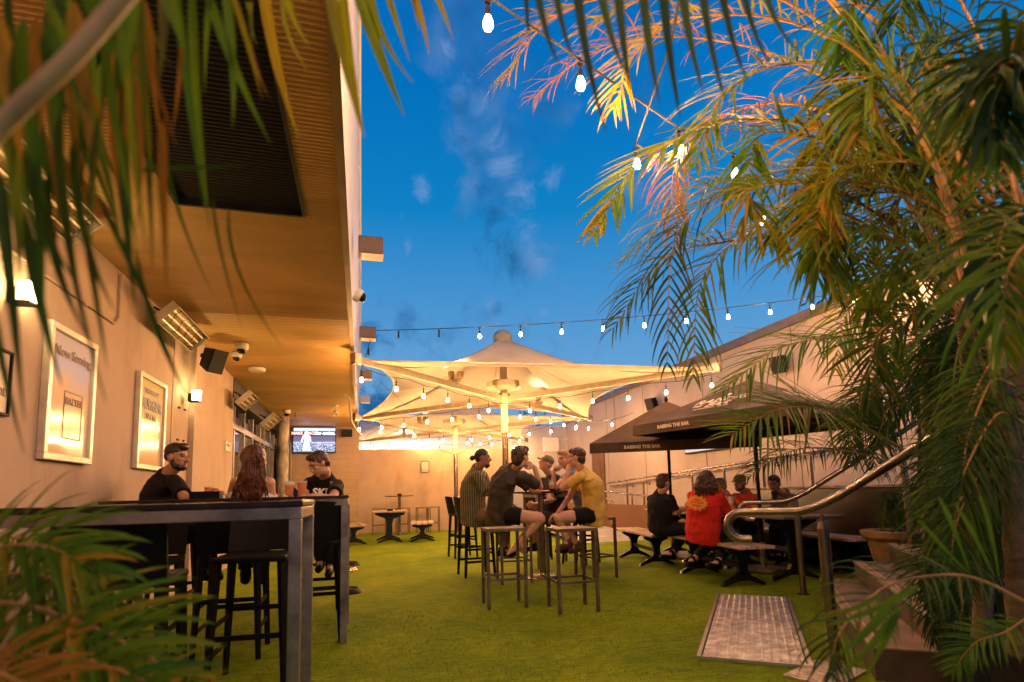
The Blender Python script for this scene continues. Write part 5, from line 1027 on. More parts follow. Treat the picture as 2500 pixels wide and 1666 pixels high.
t_, hp, Q = person('smiling person in a green cap with a white front patch, chin raised', P, cv(-.86, .36, -.30), up=cv(.3, .9, .1), skin=sk_l, shirt=darkt, sleeve=.6, pants=shortg, plen=.8, hm=h_blond, hair=[('e', (0, -.05, -.01), (.066, .045, .05), .003)], hands={'L': (cv(-.9, -.2, -.2), cv(0, -.3, 1), 1, .8), 'R': (cv(-.9, -.2, .2), cv(0, -.3, 1), -1, .8)}, shoes=black)
cap_hat(t_, hp, Q, camo); b = MB(); b.ell(hp(0, .075, .085), (.034, .016, .024), Q); b.build('cap_patch', white_paint, t_, smooth=True)
gtop = cloth('blue_grey_top', (.20, .22, .25), .1)
P = J(pel=(1440, 1262, 7.75), neck=(1396, 1148, 7.65), head=(1376, 1122, 7.6), shL=(1402, 1160, 7.42), elL=(1380, 1206, 7.38), wrL=(1380, 1200, 7.2), shR=(1385, 1162, 7.86), elR=(1352, 1194, 7.65), wrR=(1352, 1153, 7.55), hipL=(1436, 1266, 7.65), hipR=(1436, 1266, 7.86), knL=(1382, 1258, 7.55), knR=(1374, 1258, 7.8), anL=(1392, 1335, 7.6), anR=(1384, 1335, 7.8), toL=(1372, 1345, 7.6), toR=(1364, 1345, 7.8))
person('fair-haired person in a blue-grey sleeveless top with a hand at the chin', P, cv(-.74, -.05, -.66), skin=sk_l, shirt=gtop, sleeve=.16, pants=pants_d, plen=.9, hm=h_blond, hair=SHORT, hands={'R': (cv(.35, .75, -.1), cv(.5, -.3, -.6), 1, 1.0)}, shoes=black)
yel = cloth('yellow_tee', (.88, .56, .13), .10, 7)
P = J(pel=(1450, 1250, 6.72), neck=(1421, 1147, 6.62), head=(1407, 1119, 6.56), shL=(1416, 1165, 6.42), elL=(1374, 1192, 6.52), wrL=(1390, 1138, 6.58), shR=(1412, 1164, 6.84), elR=(1392, 1212, 6.84), wrR=(1362, 1252, 6.75), hipL=(1444, 1257, 6.60), hipR=(1440, 1255, 6.84), knL=(1362, 1266, 6.56), knR=(1362, 1262, 6.84), anL=(1386, 1322, 6.58), anR=(1410, 1330, 6.84), toL=(1372, 1336, 6.5), toR=(1398, 1346, 6.84))
P['bow'] = cv(1, .1, 0)*.06
person('person in a yellow tee with one hand behind the ear, side on', P, cv(-.9, -.08, .30), skin=sk_l, shirt=yel, sleeve=.62, pants=blackt, plen=.50, fat=1.0, hm=h_brown, shirt_hem=.08, hair=[('e', (0, -.024, .048), (.082, .096, .082), .004, 34), ('e', (0, -.06, -.012), (.07, .05, .07)), ('e', (0, .05, .088), (.056, .04, .03))], hands={'L': (cv(.15, 1, .1), cv(.2, .1, 1), 1, .35), 'R': (cv(-.8, -.5, .1), cv(.3, -.9, 0), -1, .4)}, shoes=brown and cloth('brown_sandal', (.10, .05, .03)), wr=.008)
# ---- picnic table group
P = J(pel=(1612, 1286, 7.55), neck=(1612, 1203, 7.5), head=(1620, 1180, 7.45), shL=(1590, 1218, 7.62), elL=(1618, 1258, 7.9), wrL=(1650, 1252, 8.0), shR=(1636, 1218, 7.35), elR=(1648, 1252, 7.35), wrR=(1672, 1243, 7.6), hipL=(1608, 1292, 7.66), hipR=(1622, 1292, 7.44), knL=(1680, 1288, 7.75), knR=(1684, 1290, 7.5), anL=(1640, 1352, 7.5), anR=(1700, 1362, 7.5), toL=(1618, 1360, 7.4), toR=(1722, 1368, 7.5))
person('person in a black polo shirt with short greying hair, back to the camera', P, cv(.78, 0, .55), skin=sk_l, shirt=blackt, sleeve=.85, pants=pants_d, plen=1.9, fat=1.12, hm=h_brown, hair=SHORT, hands={'R': (cv(.8, .4, .2), cv(-.2, -.3, 1), 1, .5)}, shoes=black)
red = cloth('red_tee', (.62, .028, .018), .08, 6)
P = J(pel=(1716, 1290, 6.5), neck=(1721, 1196, 6.48), head=(1724, 1174, 6.44), shL=(1690, 1212, 6.62), elL=(1700, 1250, 6.9), wrL=(1740, 1258, 6.95), shR=(1756, 1214, 6.36), elR=(1776, 1258, 6.45), wrR=(1752, 1262, 6.75), hipL=(1702, 1300, 6.6), hipR=(1730, 1302, 6.4), knL=(1772, 1296, 6.8), knR=(1786, 1302, 6.5), anL=(1690, 1368, 6.65), anR=(1752, 1374, 6.3), toL=(1680, 1378, 6.5), toR=(1732, 1382, 6.15))
rh = random.Random(9); hl = [('e', (0, -.015, .035), (.086, .098, .088), .007, 30)]
for k in range(26):
    u = rh.uniform(-1, 1); p0 = D(1722+u*18, 1168+rh.uniform(-3, 8), 6.36); p1 = D(1722+u*26+rh.uniform(-3, 3), 1190, 6.33); p2 = D(1724+u*25+rh.uniform(-4, 4), rh.uniform(1200, 1212), 6.34); hl += [('w', p0, p1, .024, .022), ('w', p1, p2, .021, .008)]
t_, hp, Q = person('person in a red tee with a yellow sunburst print and shoulder-length wavy hair', P, cv(.35, 0, .9), skin=sk_l, shirt=red, sleeve=.80, pants=pants_d, plen=1.88, fat=1.22, shirt_hem=.10, hm=h_brown, hair=hl, hands={'R': (cv(-.6, 0, .6), cv(0, -1, 0), 1, .5)}, shoes=black)
yp = mat('yellow_print', (.85, .50, .06), .7, 0, 0); pc = D(1701, 1228, 6.26); ax = cv(1, -.10, -.34); ay = cv(0, 1, .05); ay = (ay-ax*ay.dot(ax)).normalized(); az = ax.cross(ay)
b = MB()
for k in range(26):
    a = 2*math.pi*k/26; r0, r1 = (.072, .120) if k % 2 else (.070, .105); da = .085; e = 1.05
    b.prism([(math.cos(a-da)*r0*1.05, math.sin(a-da)*r0*.60), (math.cos(a-da*.7)*r1*.92*1.05, math.sin(a-da*.7)*r1*.68), (math.cos(a)*r1*1.05, math.sin(a)*r1*.75), (math.cos(a+da*.7)*r1*.92*1.05, math.sin(a+da*.7)*r1*.68), (math.cos(a+da)*r0*1.05, math.sin(a+da)*r0*.60)], pc, ax, ay, az, .028)
b.build('sunburst_print', yp, t_, fix=True)
text('ONE LOVELY', 'print', yp, t_, pc+ay*.018+az*.018, ax, ay, .024, bold=.001); text('AWESOME', 'print', yp, t_, pc-ay*.014+az*.018, ax, ay, .032, bold=.001)
P = J(pel=(1760, 1284, 8.5), neck=(1770, 1206, 8.45), head=(1757, 1188, 8.4), shL=(1785, 1216, 8.3), elL=(1790, 1248, 8.2), wrL=(1770, 1256, 8.0), shR=(1748, 1216, 8.6), elR=(1740, 1250, 8.5), wrR=(1740, 1256, 8.1), hipL=(1772, 1288, 8.5), hipR=(1752, 1288, 8.5), knL=(1760, 1284, 8.0), knR=(1740, 1284, 8.0), anL=(1760, 1350, 8.0), anR=(1740, 1350, 8.0), toL=(1756, 1354, 7.9), toR=(1736, 1354, 7.9))
person('grey-haired person in a red and white top, mostly hidden behind the red tee', P, cv(-.9, -.1, -.4), skin=sk_l, shirt=cloth('red_white_top', (.62, .05, .03), .3, 4, col2=(.6, .5, .42)), sleeve=.7, pants=pants_d, plen=1.9, fat=1.1, hm=h_grey, hair=SHORT, shoes=black)
org = cloth('orange_workshirt', (.80, .095, .025), .08, 6)
P = J(pel=(1828, 1284, 8.15), neck=(1822, 1203, 8.1), head=(1806, 1180, 8.02), shL=(1846, 1216, 8.0), elL=(1846, 1252, 7.8), wrL=(1815, 1256, 7.55), shR=(1796, 1214, 8.2), elR=(1812, 1248, 7.9), wrR=(1794, 1228, 7.75), hipL=(1838, 1288, 8.1), hipR=(1820, 1288, 8.2), knL=(1812, 1290, 7.65), knR=(1796, 1290, 7.7), anL=(1815, 1352, 7.6), anR=(1800, 1352, 7.6), toL=(1808, 1358, 7.5), toR=(1792, 1358, 7.5))
t_, hp, Q = person('bearded person in a bright orange work shirt and tan cap raising a cup', P, cv(-.84, -.08, -.50), skin=sk_m, shirt=org, sleeve=.8, pants=pants_d, plen=1.9, fat=1.1, hm=h_black, hair=[('e', (0, -.05, -.01), (.070, .045, .05), .003)], beard=BEARD, hands={'R': (cv(-.3, .6, -.4), cv(-.8, .2, .1), -1, .9), 'L': (cv(-.8, 0, -.3), cv(0, -1, 0), 1, .4)}, shoes=black)
cap_hat(t_, hp, Q, cloth('tan_cap', (.30, .22, .13))); q = D(1786, 1222, 7.66); b = MB(); b.lathe(q-Z_*.04, [(.001, 0), (.028, 0), (.036, .09), (.033, .09), (.026, .004), (.001, .004)], 16); tag(b.build('cup', white_paint, smooth=True), 'small pale cup held by the person in the orange shirt', 'cup')
gsh = cloth('grey_green_shirt', (.16, .13, .10), .15)
P = J(pel=(1925, 1288, 7.95), neck=(1915, 1203, 7.9), head=(1890, 1183, 7.8), shL=(1934, 1216, 7.7), elL=(1940, 1252, 7.5), wrL=(1905, 1262, 7.35), shR=(1894, 1216, 8.05), elR=(1890, 1252, 7.9), wrR=(1876, 1258, 7.6), hipL=(1932, 1290, 7.85), hipR=(1915, 1290, 8.0), knL=(1900, 1292, 7.4), knR=(1890, 1292, 7.6), anL=(1905, 1356, 7.4), anR=(1890, 1356, 7.5), toL=(1895, 1362, 7.3), toR=(1880, 1362, 7.4))
person('person with a long dark beard in a grey shirt, looking toward the camera', P, cv(-.62, -.16, -.76), skin=sk_m, shirt=gsh, sleeve=.8, pants=pants_d, plen=1.9, fat=1.1, hm=h_black, hair=SHORT, beard=[((0, .050, -.100), (.046, .044, .060)), ((0, .055, -.165), (.034, .032, .055)), ((.046, .012, -.045), (.018, .035, .036)), ((-.046, .012, -.045), (.018, .035, .036)), ((0, .086, -.041), (.028, .009, .006))], hands={'L': (cv(-.9, 0, -.2), cv(0, -1, 0), 1, .4), 'R': (cv(-.8, 0, -.4), cv(0, -1, 0), -1, .4)}, shoes=black)
# ================================================================== PALMS
def leaf_mat(name, g1, g2, tip, tl=.35, rough=.42):
    m = bpy.data.materials.new(name); m.use_nodes = True; t = m.node_tree; p = t.nodes['Principled BSDF']; p.inputs['Roughness'].default_value = rough+.12; p.inputs['Specular IOR Level'].default_value = .22
    at = nn(t, 'ShaderNodeAttribute', attribute_name='leaf'); sp = nn(t, 'ShaderNodeSeparateColor'); t.links.new(at.outputs['Color'], sp.inputs[0])
    r = ramp(t, [(0, g1), (.55, g2), (.86, tuple(.5*a+.5*b for a, b in zip(g2, tip))), (1, tip)]); t.links.new(sp.outputs[1], r.inputs[0])
    tco = nn(t, 'ShaderNodeTexCoord'); ns = nn(t, 'ShaderNodeTexNoise', i_Scale=18., i_Detail=3); t.links.new(tco.outputs['Object'], ns.inputs[0])
    ad = nn(t, 'ShaderNodeMath', operation='MULTIPLY_ADD'); ad.inputs[1].default_value = .5; t.links.new(ns.outputs[0], ad.inputs[0]); t.links.new(sp.outputs[0], ad.inputs[2])
    tp = ramp(t, [(1.12, 0.), (1.24, 1.)]); t.links.new(ad.outputs[0], tp.inputs[0]); mx_ = nn(t, 'ShaderNodeMix', data_type='RGBA'); t.links.new(tp.outputs[0], mx_.inputs[0]); t.links.new(r.outputs[0], mx_.inputs[6]); mx_.inputs[7].default_value = tuple(tip)+(1,)
    cx3 = nn(t, 'ShaderNodeCombineXYZ'); a1 = nn(t, 'ShaderNodeMath', operation='MULTIPLY'); a1.inputs[1].default_value = 9.; a2 = nn(t, 'ShaderNodeMath', operation='MULTIPLY'); a2.inputs[1].default_value = 2.5; a3 = nn(t, 'ShaderNodeMath', operation='MULTIPLY'); a3.inputs[1].default_value = 40.
    t.links.new(sp.outputs[2], a1.inputs[0]); t.links.new(sp.outputs[0], a2.inputs[0]); t.links.new(sp.outputs[1], a3.inputs[0]); t.links.new(a1.outputs[0], cx3.inputs[0]); t.links.new(a2.outputs[0], cx3.inputs[1]); t.links.new(a3.outputs[0], cx3.inputs[2])
    vn = nn(t, 'ShaderNodeTexNoise', i_Scale=1., i_Detail=4, i_Roughness=.6); t.links.new(cx3.outputs[0], vn.inputs[0]); vr = ramp(t, [(.3, (.45, .5, .4)), (.55, (1, 1, 1)), (.72, (1.7, 1.25, .9))]); t.links.new(vn.outputs[0], vr.inputs[0])
    vm = nn(t, 'ShaderNodeMix', data_type='RGBA', blend_type='MULTIPLY'); vm.inputs[0].default_value = 1; t.links.new(mx_.outputs[2], vm.inputs[6]); t.links.new(vr.outputs[0], vm.inputs[7]); mx_ = vm
    t.links.new(mx_.outputs[2], p.inputs['Base Color']); tr = nn(t, 'ShaderNodeBsdfTranslucent'); t.links.new(mx_.outputs[2], tr.inputs[0]); ms = nn(t, 'ShaderNodeMixShader'); ms.inputs[0].default_value = tl; t.links.new(p.outputs[0], ms.inputs[1]); t.links.new(tr.outputs[0], ms.inputs[2]); t.links.new(ms.outputs[0], t.nodes['Material Output'].inputs[0]); return m
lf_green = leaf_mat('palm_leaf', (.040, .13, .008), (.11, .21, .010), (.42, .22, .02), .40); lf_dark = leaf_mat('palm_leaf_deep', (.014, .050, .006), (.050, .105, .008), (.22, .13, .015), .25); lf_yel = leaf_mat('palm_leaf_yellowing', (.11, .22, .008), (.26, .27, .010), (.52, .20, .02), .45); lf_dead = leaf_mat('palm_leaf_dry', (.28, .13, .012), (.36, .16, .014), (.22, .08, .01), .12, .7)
stem_m = mat('palm_rachis', (.42, .22, .06), .5, 0, .25, 9); trunk_m = mat('palm_cane', (.16, .10, .045), .7, 0, .35, 6, .5, 40, stretch=(1, 1, 3)); stem_g = mat('palm_stalk_green', (.22, .26, .04), .45, 0, .25, 6)
class Leaves(MB):
    def __init__(s): super().__init__(); s.c = []
    def ribbon(s, pts, w, nrm, hue, prof=None, fold=.25):
        n = len(pts); o = len(s.v); sd_ = None
        for i, p in enumerate(pts):
            t = i/(n-1); T = (pts[min(i+1, n-1)]-pts[max(i-1, 0)]).normalized(); S = T.cross(nrm)
            if S.length < 1e-3: S = sd_ or X_
            S.normalize(); sd_ = S; Nn = S.cross(T)
            ww = w*(prof(t) if prof else (min(1, .35+t*3.2)*(1-t)**.62 if t < 1 else 0))
            s.v += [p-S*ww*.5+Nn*ww*fold, p, p+S*ww*.5+Nn*ww*fold]; s.c += [(t, hue, 0, 1), (t, hue, .5, 1), (t, hue, 1, 1)]
        for i in range(n-1):
            a = o+3*i; s.f += [(a, a+1, a+4, a+3), (a+1, a+2, a+5, a+4)]; s.mi += [0, 0]
    def finish(s, name, m, parent, rachis=None):
        n = len(s.v)
        if rachis:
            s.cur = 1; s.tube(*rachis, n=7); s.c += [(0, 0, 0, 1)]*(len(s.v)-n); s.cur = 0
        o = s.build(name, m, parent); me = o.data; at = me.attributes.new('leaf', 'FLOAT_COLOR', 'POINT'); at.data.foreach_set('color', np.array(s.c, dtype=np.float32).ravel()); me.polygons.foreach_set('use_smooth', [True]*len(me.polygons)); return o
def bez(a, b, c, t): return a*(1-t)**2+b*2*t*(1-t)+c*t*t
pr = random.Random(21)
def curve_pts(ctrl, n):
    """Catmull-Rom through the control points"""
    c = [ctrl[0]*2-ctrl[1]]+list(ctrl)+[ctrl[-1]*2-ctrl[-2]]; out_ = []; m = len(ctrl)-1
    for k in range(n+1):
        u = k/n*m; i = min(int(u), m-1); t = u-i; p0, p1, p2, p3 = c[i:i+4]
        out_.append(.5*((2*p1)+(p2-p0)*t+(2*p0-5*p1+4*p2-p3)*t*t+(3*p1-p0-3*p2+p3)*t**3))
    return out_
def frond(parent, ctrl, ll=.34, lw=.020, n=34, droop=.5, m=None, stem=None, sr=.009, up=None, start=.12, lift=.25, ang=(62, 30), jit=.18, hue=.45, sides=(-1, 1), segs=6, missing=.04, name='frond'):
    ctrl = [Vector(c) for c in ctrl]; K = 26; R = curve_pts(ctrl, K); L_ = Leaves(); upv = Vector(up) if up else Z_
    for k in range(n):
        u = start+(1-start)*k/(n-1); f_ = u*K; i = min(int(f_), K-1); base = R[i].lerp(R[i+1], f_-i); T = (R[i+1]-R[i]).normalized(); S = T.cross(upv)
        if S.length < .05: S = T.cross(Fv)
        S.normalize(); Nn = S.cross(T)
        if Nn.dot(upv) < 0: Nn = -Nn
        q = (u-start)/(1-start); ln = ll*(.55+.75*math.sin(math.pi*min(1, q*.9+.12))**.8)*(.72 if q > .92 else 1)
        for sgn in sides:
            if pr.random() < missing: continue
            a = R_(ang[0]+(ang[1]-ang[0])*q+pr.gauss(0, 5)); d = (T*math.cos(a)+S*sgn*math.sin(a)+Nn*(lift+pr.gauss(0, jit))).normalized(); l = ln*pr.uniform(.82, 1.12); p = base.copy(); pts = [p.copy()]; g = droop*pr.uniform(.6, 1.5)
            for j in range(segs): d = (d+Vector((0, 0, -g*.42*((j+1)/segs)**1.1))).normalized(); p = p+d*(l/segs); pts.append(p.copy())
            L_.ribbon(pts, lw*pr.uniform(.8, 1.15), Nn if abs(d.dot(Nn)) < .9 else S, min(1, max(0, hue+pr.gauss(0, .2))))
    rr = [sr*(1-.82*k/K) for k in range(K+1)]
    return L_.finish(name, [m or lf_green, stem or stem_m], parent, (R, rr))
def F(*a): return [D(*q) for q in a]
# ---- the big clump on the right
base_r = D(2440, 1420, 2.5); base_r.z = .4
pa = thing('palm_tree', 'big golden cane palm clump filling the right side, arching over the steps', 'palm tree', base_r)
for k, (px, py, dz, px2, py2, r_) in enumerate(((2400, 1560, 2.35, 2335, 760, .034), (2470, 1600, 2.1, 2420, 640, .038), (2330, 1560, 2.8, 2380, 820, .030), (2520, 1600, 2.4, 2500, 560, .04), (2440, 1560, 3.0, 2300, 900, .030), (2290, 1500, 3.2, 2240, 940, .026))):
    a, c = D(px, py, dz), D(px2, py2, dz+.1); n_ = 22; b = MB(); pts = []; rr = []
    for i in range(n_+1):
        t = i/n_; pts.append(a.lerp(c, t)+cv(1, 0, 0)*.04*math.sin(t*2.5+k)); rr.append(r_*(1.12 if i % 3 == 0 else .96)*(1.1-.3*t))
    b.tube(pts, rr, 12); b.build('trunk', trunk_m, pa, smooth=True)
for px, py, dz, px2, py2, r_ in ((2463, 560, 2.3, 2010, -20, .011), (2500, 500, 2.2, 2300, 150, .010), (2285, 500, 2.9, 2110, 350, .009), (2440, 900, 1.9, 2380, 700, .02), (2360, 640, 2.0, 2230, 300, .010)):
    b = MB(); b.tube(curve_pts(F((px, py, dz), ((px+px2)/2+14, (py+py2)/2-10, dz), (px2, py2, dz+.1)), 10), r_, 8); b.build('leaf_stalk', stem_m if px != 2440 else stem_g, pa, smooth=True)
CAMR = cv(0, 1, -.45)
def AF(*pts, **k): return frond(pa, F(*pts), **k)
AF((2200, 420, 2.9), (2015, 313, 2.85), (1774, 298, 2.8), (1556, 402, 2.75), (1458, 562, 2.7), ll=.30, lw=.036, n=32, droop=.10, up=CAMR, lift=.0, ang=(60, 30), hue=.55, sr=.009, m=lf_green, jit=.08)
AF((2200, 560, 3.0), (2000, 450, 3.0), (1780, 470, 3.0), (1650, 580, 3.0), (1628, 885, 3.0), ll=.33, lw=.016, n=44, droop=.75, hue=.35, sr=.009, up=CAMR, m=lf_dark, lift=.1)
AF((2250, 650, 3.1), (2050, 520, 3.1), (1850, 560, 3.1), (1715, 680, 3.1), (1692, 915, 3.1), ll=.34, lw=.017, n=46, droop=.75, hue=.45, sr=.009, up=CAMR, lift=.1)
AF((2250, 720, 3.2), (2010, 585, 3.2), (1774, 590, 3.2), (1610, 640, 3.2), (1500, 800, 3.2), ll=.34, lw=.016, n=44, droop=.65, hue=.40, sr=.008, up=CAMR, m=lf_dark)
AF((2230, 480, 3.1), (2060, 400, 3.1), (1860, 430, 3.1), (1700, 470, 3.1), (1520, 640, 3.1), ll=.34, lw=.015, n=40, droop=.7, hue=.55, sr=.007, up=CAMR, m=lf_green)
AF((2100, 300, 3.4), (1900, 250, 3.4), (1740, 300, 3.4), (1650, 400, 3.4), (1640, 560, 3.4), ll=.34, lw=.016, n=40, droop=1.1, hue=.6, m=lf_dead, sr=.008, up=CAMR)
AF((2100, 120, 3.2), (1850, -20, 3.2), (1500, -10, 3.2), (1330, 60, 3.2), (1235, 190, 3.2), ll=.36, lw=.018, n=46, droop=.45, hue=.7, m=lf_yel, sr=.009, up=CAMR)
AF((2100, 230, 3.5), (1850, 120, 3.5), (1600, 90, 3.5), (1430, 140, 3.5), (1300, 240, 3.5), ll=.36, lw=.014, n=44, droop=.8, hue=.9, m=lf_yel, sr=.008, up=CAMR, jit=.3)
AF((2200, 200, 3.0), (1950, 60, 3.0), (1700, 40, 3.0), (1560, 120, 3.0), (1500, 260, 3.0), ll=.34, lw=.020, n=42, droop=.5, hue=.65, m=lf_yel, sr=.009, up=CAMR)
AF((2150, 60, 2.9), (1980, -60, 2.9), (1760, -80, 2.9), (1600, -20, 2.9), (1420, 80, 2.9), ll=.36, lw=.020, n=42, droop=.5, hue=.6, m=lf_yel, sr=.009, up=CAMR)
AF((2300, 350, 2.8), (2100, 180, 2.8), (1900, 160, 2.8), (1760, 240, 2.8), (1700, 400, 2.8), ll=.33, lw=.018, n=40, droop=.6, hue=.5, sr=.009, up=CAMR)
# fill of the crown: seeded arcs radiating from the clump
for k in range(36):
    a = R_(pr.uniform(95, 178)); dz = pr.uniform(1.9, 3.5); ox, oy = 2400+pr.uniform(-60, 120), 700+pr.uniform(-250, 260); R1 = pr.uniform(330, 640)*2.7/dz; ex, ey = ox+math.cos(a)*R1, oy-math.sin(a)*R1*.95
    if ex < 1780+max(0, (700-ey))*0: ex = 1780+pr.uniform(0, 160)
    if 640 < ey < 1150 and ex < 2080: ex = 2080+pr.uniform(0, 120)
    mx1, my1 = ox+(ex-ox)*.45, oy+(ey-oy)*.62-70
    tx, ty = ex-pr.uniform(10, 60), ey+pr.uniform(60, 190)
    if ey > 850: ex = max(ex, 2220); tx = ex-20; ty = min(ty, ey+80)
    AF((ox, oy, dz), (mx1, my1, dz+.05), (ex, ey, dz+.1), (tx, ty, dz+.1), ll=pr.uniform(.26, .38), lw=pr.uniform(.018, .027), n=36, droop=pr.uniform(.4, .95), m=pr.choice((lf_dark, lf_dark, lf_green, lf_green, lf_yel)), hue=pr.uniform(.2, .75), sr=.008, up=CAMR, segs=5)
for k in range(30):
    ox, oy, dz = 2470+pr.uniform(-60, 90), pr.uniform(760, 1450), pr.uniform(2.7, 3.5); ex = 2270+pr.uniform(0, 130); ey = oy+pr.uniform(-80, 120)
    AF((ox, oy, dz), ((ox+ex)/2, (oy+ey)/2-50, dz), (ex, ey, dz), (ex-15, ey+pr.uniform(40, 120), dz), ll=pr.uniform(.16, .26), lw=pr.uniform(.010, .015), n=30, droop=pr.uniform(.4, 1.0), m=lf_dark, hue=pr.uniform(.0, .3), sr=.006, up=CAMR, segs=5)
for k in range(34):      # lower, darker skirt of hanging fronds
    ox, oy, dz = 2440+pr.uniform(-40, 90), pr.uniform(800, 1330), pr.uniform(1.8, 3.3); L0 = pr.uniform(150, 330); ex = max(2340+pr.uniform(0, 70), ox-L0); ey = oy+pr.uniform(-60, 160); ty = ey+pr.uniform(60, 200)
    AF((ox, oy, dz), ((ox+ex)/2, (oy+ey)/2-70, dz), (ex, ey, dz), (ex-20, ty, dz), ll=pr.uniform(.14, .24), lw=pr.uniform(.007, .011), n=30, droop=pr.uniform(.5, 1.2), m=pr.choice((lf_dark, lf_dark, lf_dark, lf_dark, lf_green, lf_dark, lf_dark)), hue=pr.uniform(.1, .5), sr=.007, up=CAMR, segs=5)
for k in range(6):      # close blurred fronds along the right edge
    ox, oy, dz = 2580, pr.uniform(60, 950), pr.uniform(1.1, 1.7); ex = pr.uniform(2430, 2500); ey = oy+pr.uniform(-60, 140)
    AF((ox, oy, dz), ((ox+ex)/2, oy-50, dz), (ex, ey, dz), (ex-15, ey+170, dz), ll=.24, lw=.020, n=22, droop=.9, m=pr.choice((lf_dark, lf_dark, lf_dark, lf_green)), hue=pr.uniform(.1, .5), sr=.007, up=CAMR, segs=5)
# bottom right frond sweeping over the steps
AF((2540, 1490, 1.55), (2384, 1414, 1.55), (2270, 1407, 1.55), (2155, 1437, 1.5), (2051, 1544, 1.45), (2032, 1640, 1.45), ll=.15, lw=.009, n=30, droop=.75, hue=.4, sr=.006, up=CAMR, m=lf_dark)
AF((2520, 1500, 1.8), (2453, 1544, 1.8), (2380, 1570, 1.8), (2325, 1640, 1.8), ll=.10, lw=.008, n=30, droop=.4, hue=.3, sr=.004, up=CAMR, m=lf_green)
L_ = Leaves()
for (x0, y0, x1, y1, x2, y2, z_, w_) in ((2290, 1215, 2330, 1300, 2370, 1405, 1.3, .016), (2330, 1230, 2390, 1330, 2430, 1415, 1.3, .014), (2240, 1270, 2300, 1340, 2365, 1400, 1.35, .014), (2180, 1460, 2110, 1560, 2040, 1600, 1.2, .020), (2200, 1480, 2120, 1590, 2045, 1655, 1.2, .020), (2240, 1430, 2130, 1500, 2010, 1530, 1.25, .016), (2190, 1500, 2150, 1580, 2110, 1660, 1.2, .016), (2150, 1450, 2080, 1500, 1990, 1510, 1.3, .012), (2390, 1210, 2420, 1300, 2440, 1420, 1.4, .014)):
    a, b_, c = D(x0, y0, z_), D(x1, y1, z_), D(x2, y2, z_); L_.ribbon([bez(a, b_, c, i/8) for i in range(9)], w_*1.3, cv(.2, .5, -1), .45)
L_.finish('leaflets', [lf_yel if False else lf_green, stem_m], pa)
# ---- second palm farther back, against the beige wall
bb = GZ(2290, 1330); bb = D(2260, 1240, 4.9); bb.z = .4
pb = thing('palm_tree', 'smaller palm behind the steps with fronds arching over the umbrella', 'palm tree', bb)
def BF(*pts, **k): return frond(pb, F(*pts), **k)
b = MB(); b.tube(curve_pts([Vector((bb.x, bb.y, .0)), bb+Z_*.6, D(2250, 980, 4.9)], 14), [.05-.0015*i for i in range(15)], 12); b.build('trunk', trunk_m, pb, smooth=True)
BF((2290, 900, 4.4), (2145, 838, 4.3), (2026, 826, 4.2), (1900, 853, 4.1), (1770, 950, 4.0), ll=.42, lw=.020, n=44, droop=.35, up=CAMR, hue=.4, sr=.010, lift=.0)
BF((2230, 1110, 4.4), (2072, 1025, 4.2), (1996, 998, 4.1), (1900, 1000, 4.0), (1790, 1060, 3.9), ll=.55, lw=.024, n=42, droop=.10, up=CAMR, hue=.55, sr=.010, lift=.0, ang=(70, 40))
BF((2240, 1150, 4.4), (2091, 1106, 4.3), (1976, 1094, 4.2), (1900, 1115, 4.1), (1820, 1170, 4.0), ll=.26, lw=.014, n=40, droop=.9, up=CAMR, hue=.3, m=lf_dark)
BF((2270, 860, 4.9), (2200, 740, 4.9), (2120, 720, 4.9), (2060, 780, 4.9), (2040, 900, 4.9), ll=.50, lw=.022, n=40, droop=.8, up=CAMR, m=lf_yel, hue=.4)
BF((2280, 1000, 4.9), (2200, 960, 4.9), (2120, 980, 4.9), (2060, 1060, 4.9), ll=.40, lw=.018, n=36, droop=.5, up=CAMR, hue=.5)
for k in range(16):
    a = R_(pr.uniform(80, 200)); ox, oy, dz = 2300+pr.uniform(-20, 60), 1010+pr.uniform(-60, 60), pr.uniform(4.2, 5.4); R1 = pr.uniform(130, 230); ex, ey = ox+math.cos(a)*R1, oy-math.sin(a)*R1
    BF((ox, oy, dz), ((ox+ex)/2, (oy+ey)/2-40, dz), (ex, ey, dz), (ex-22, ey+pr.uniform(50, 120), dz), ll=.34, lw=.018, n=30, droop=.7, up=CAMR, m=pr.choice((lf_dark, lf_green, lf_dark)), hue=pr.uniform(.2, .6), segs=5)
# low ferny palm behind the planter
pc_ = thing('palm_shrub', 'low feathery palm in the ochre planter behind the steps', 'palm shrub', (5.35, 4.55, .7))
for k in range(18):
    a = pr.uniform(0, 6.283); el = pr.uniform(.6, 1.35); l = pr.uniform(.25, .42); o_ = Vector((5.35, 4.55, .72)); d = Vector((math.cos(a)*math.cos(el), math.sin(a)*math.cos(el), math.sin(el)))
    frond(pc_, [o_, o_+d*l*.5+Z_*.05, o_+d*l*.9-Z_*.10, o_+d*l*1.15-Z_*.38], ll=.15, lw=.008, n=26, droop=.6, m=lf_dark, hue=pr.uniform(.2, .6), sr=.005, segs=4)
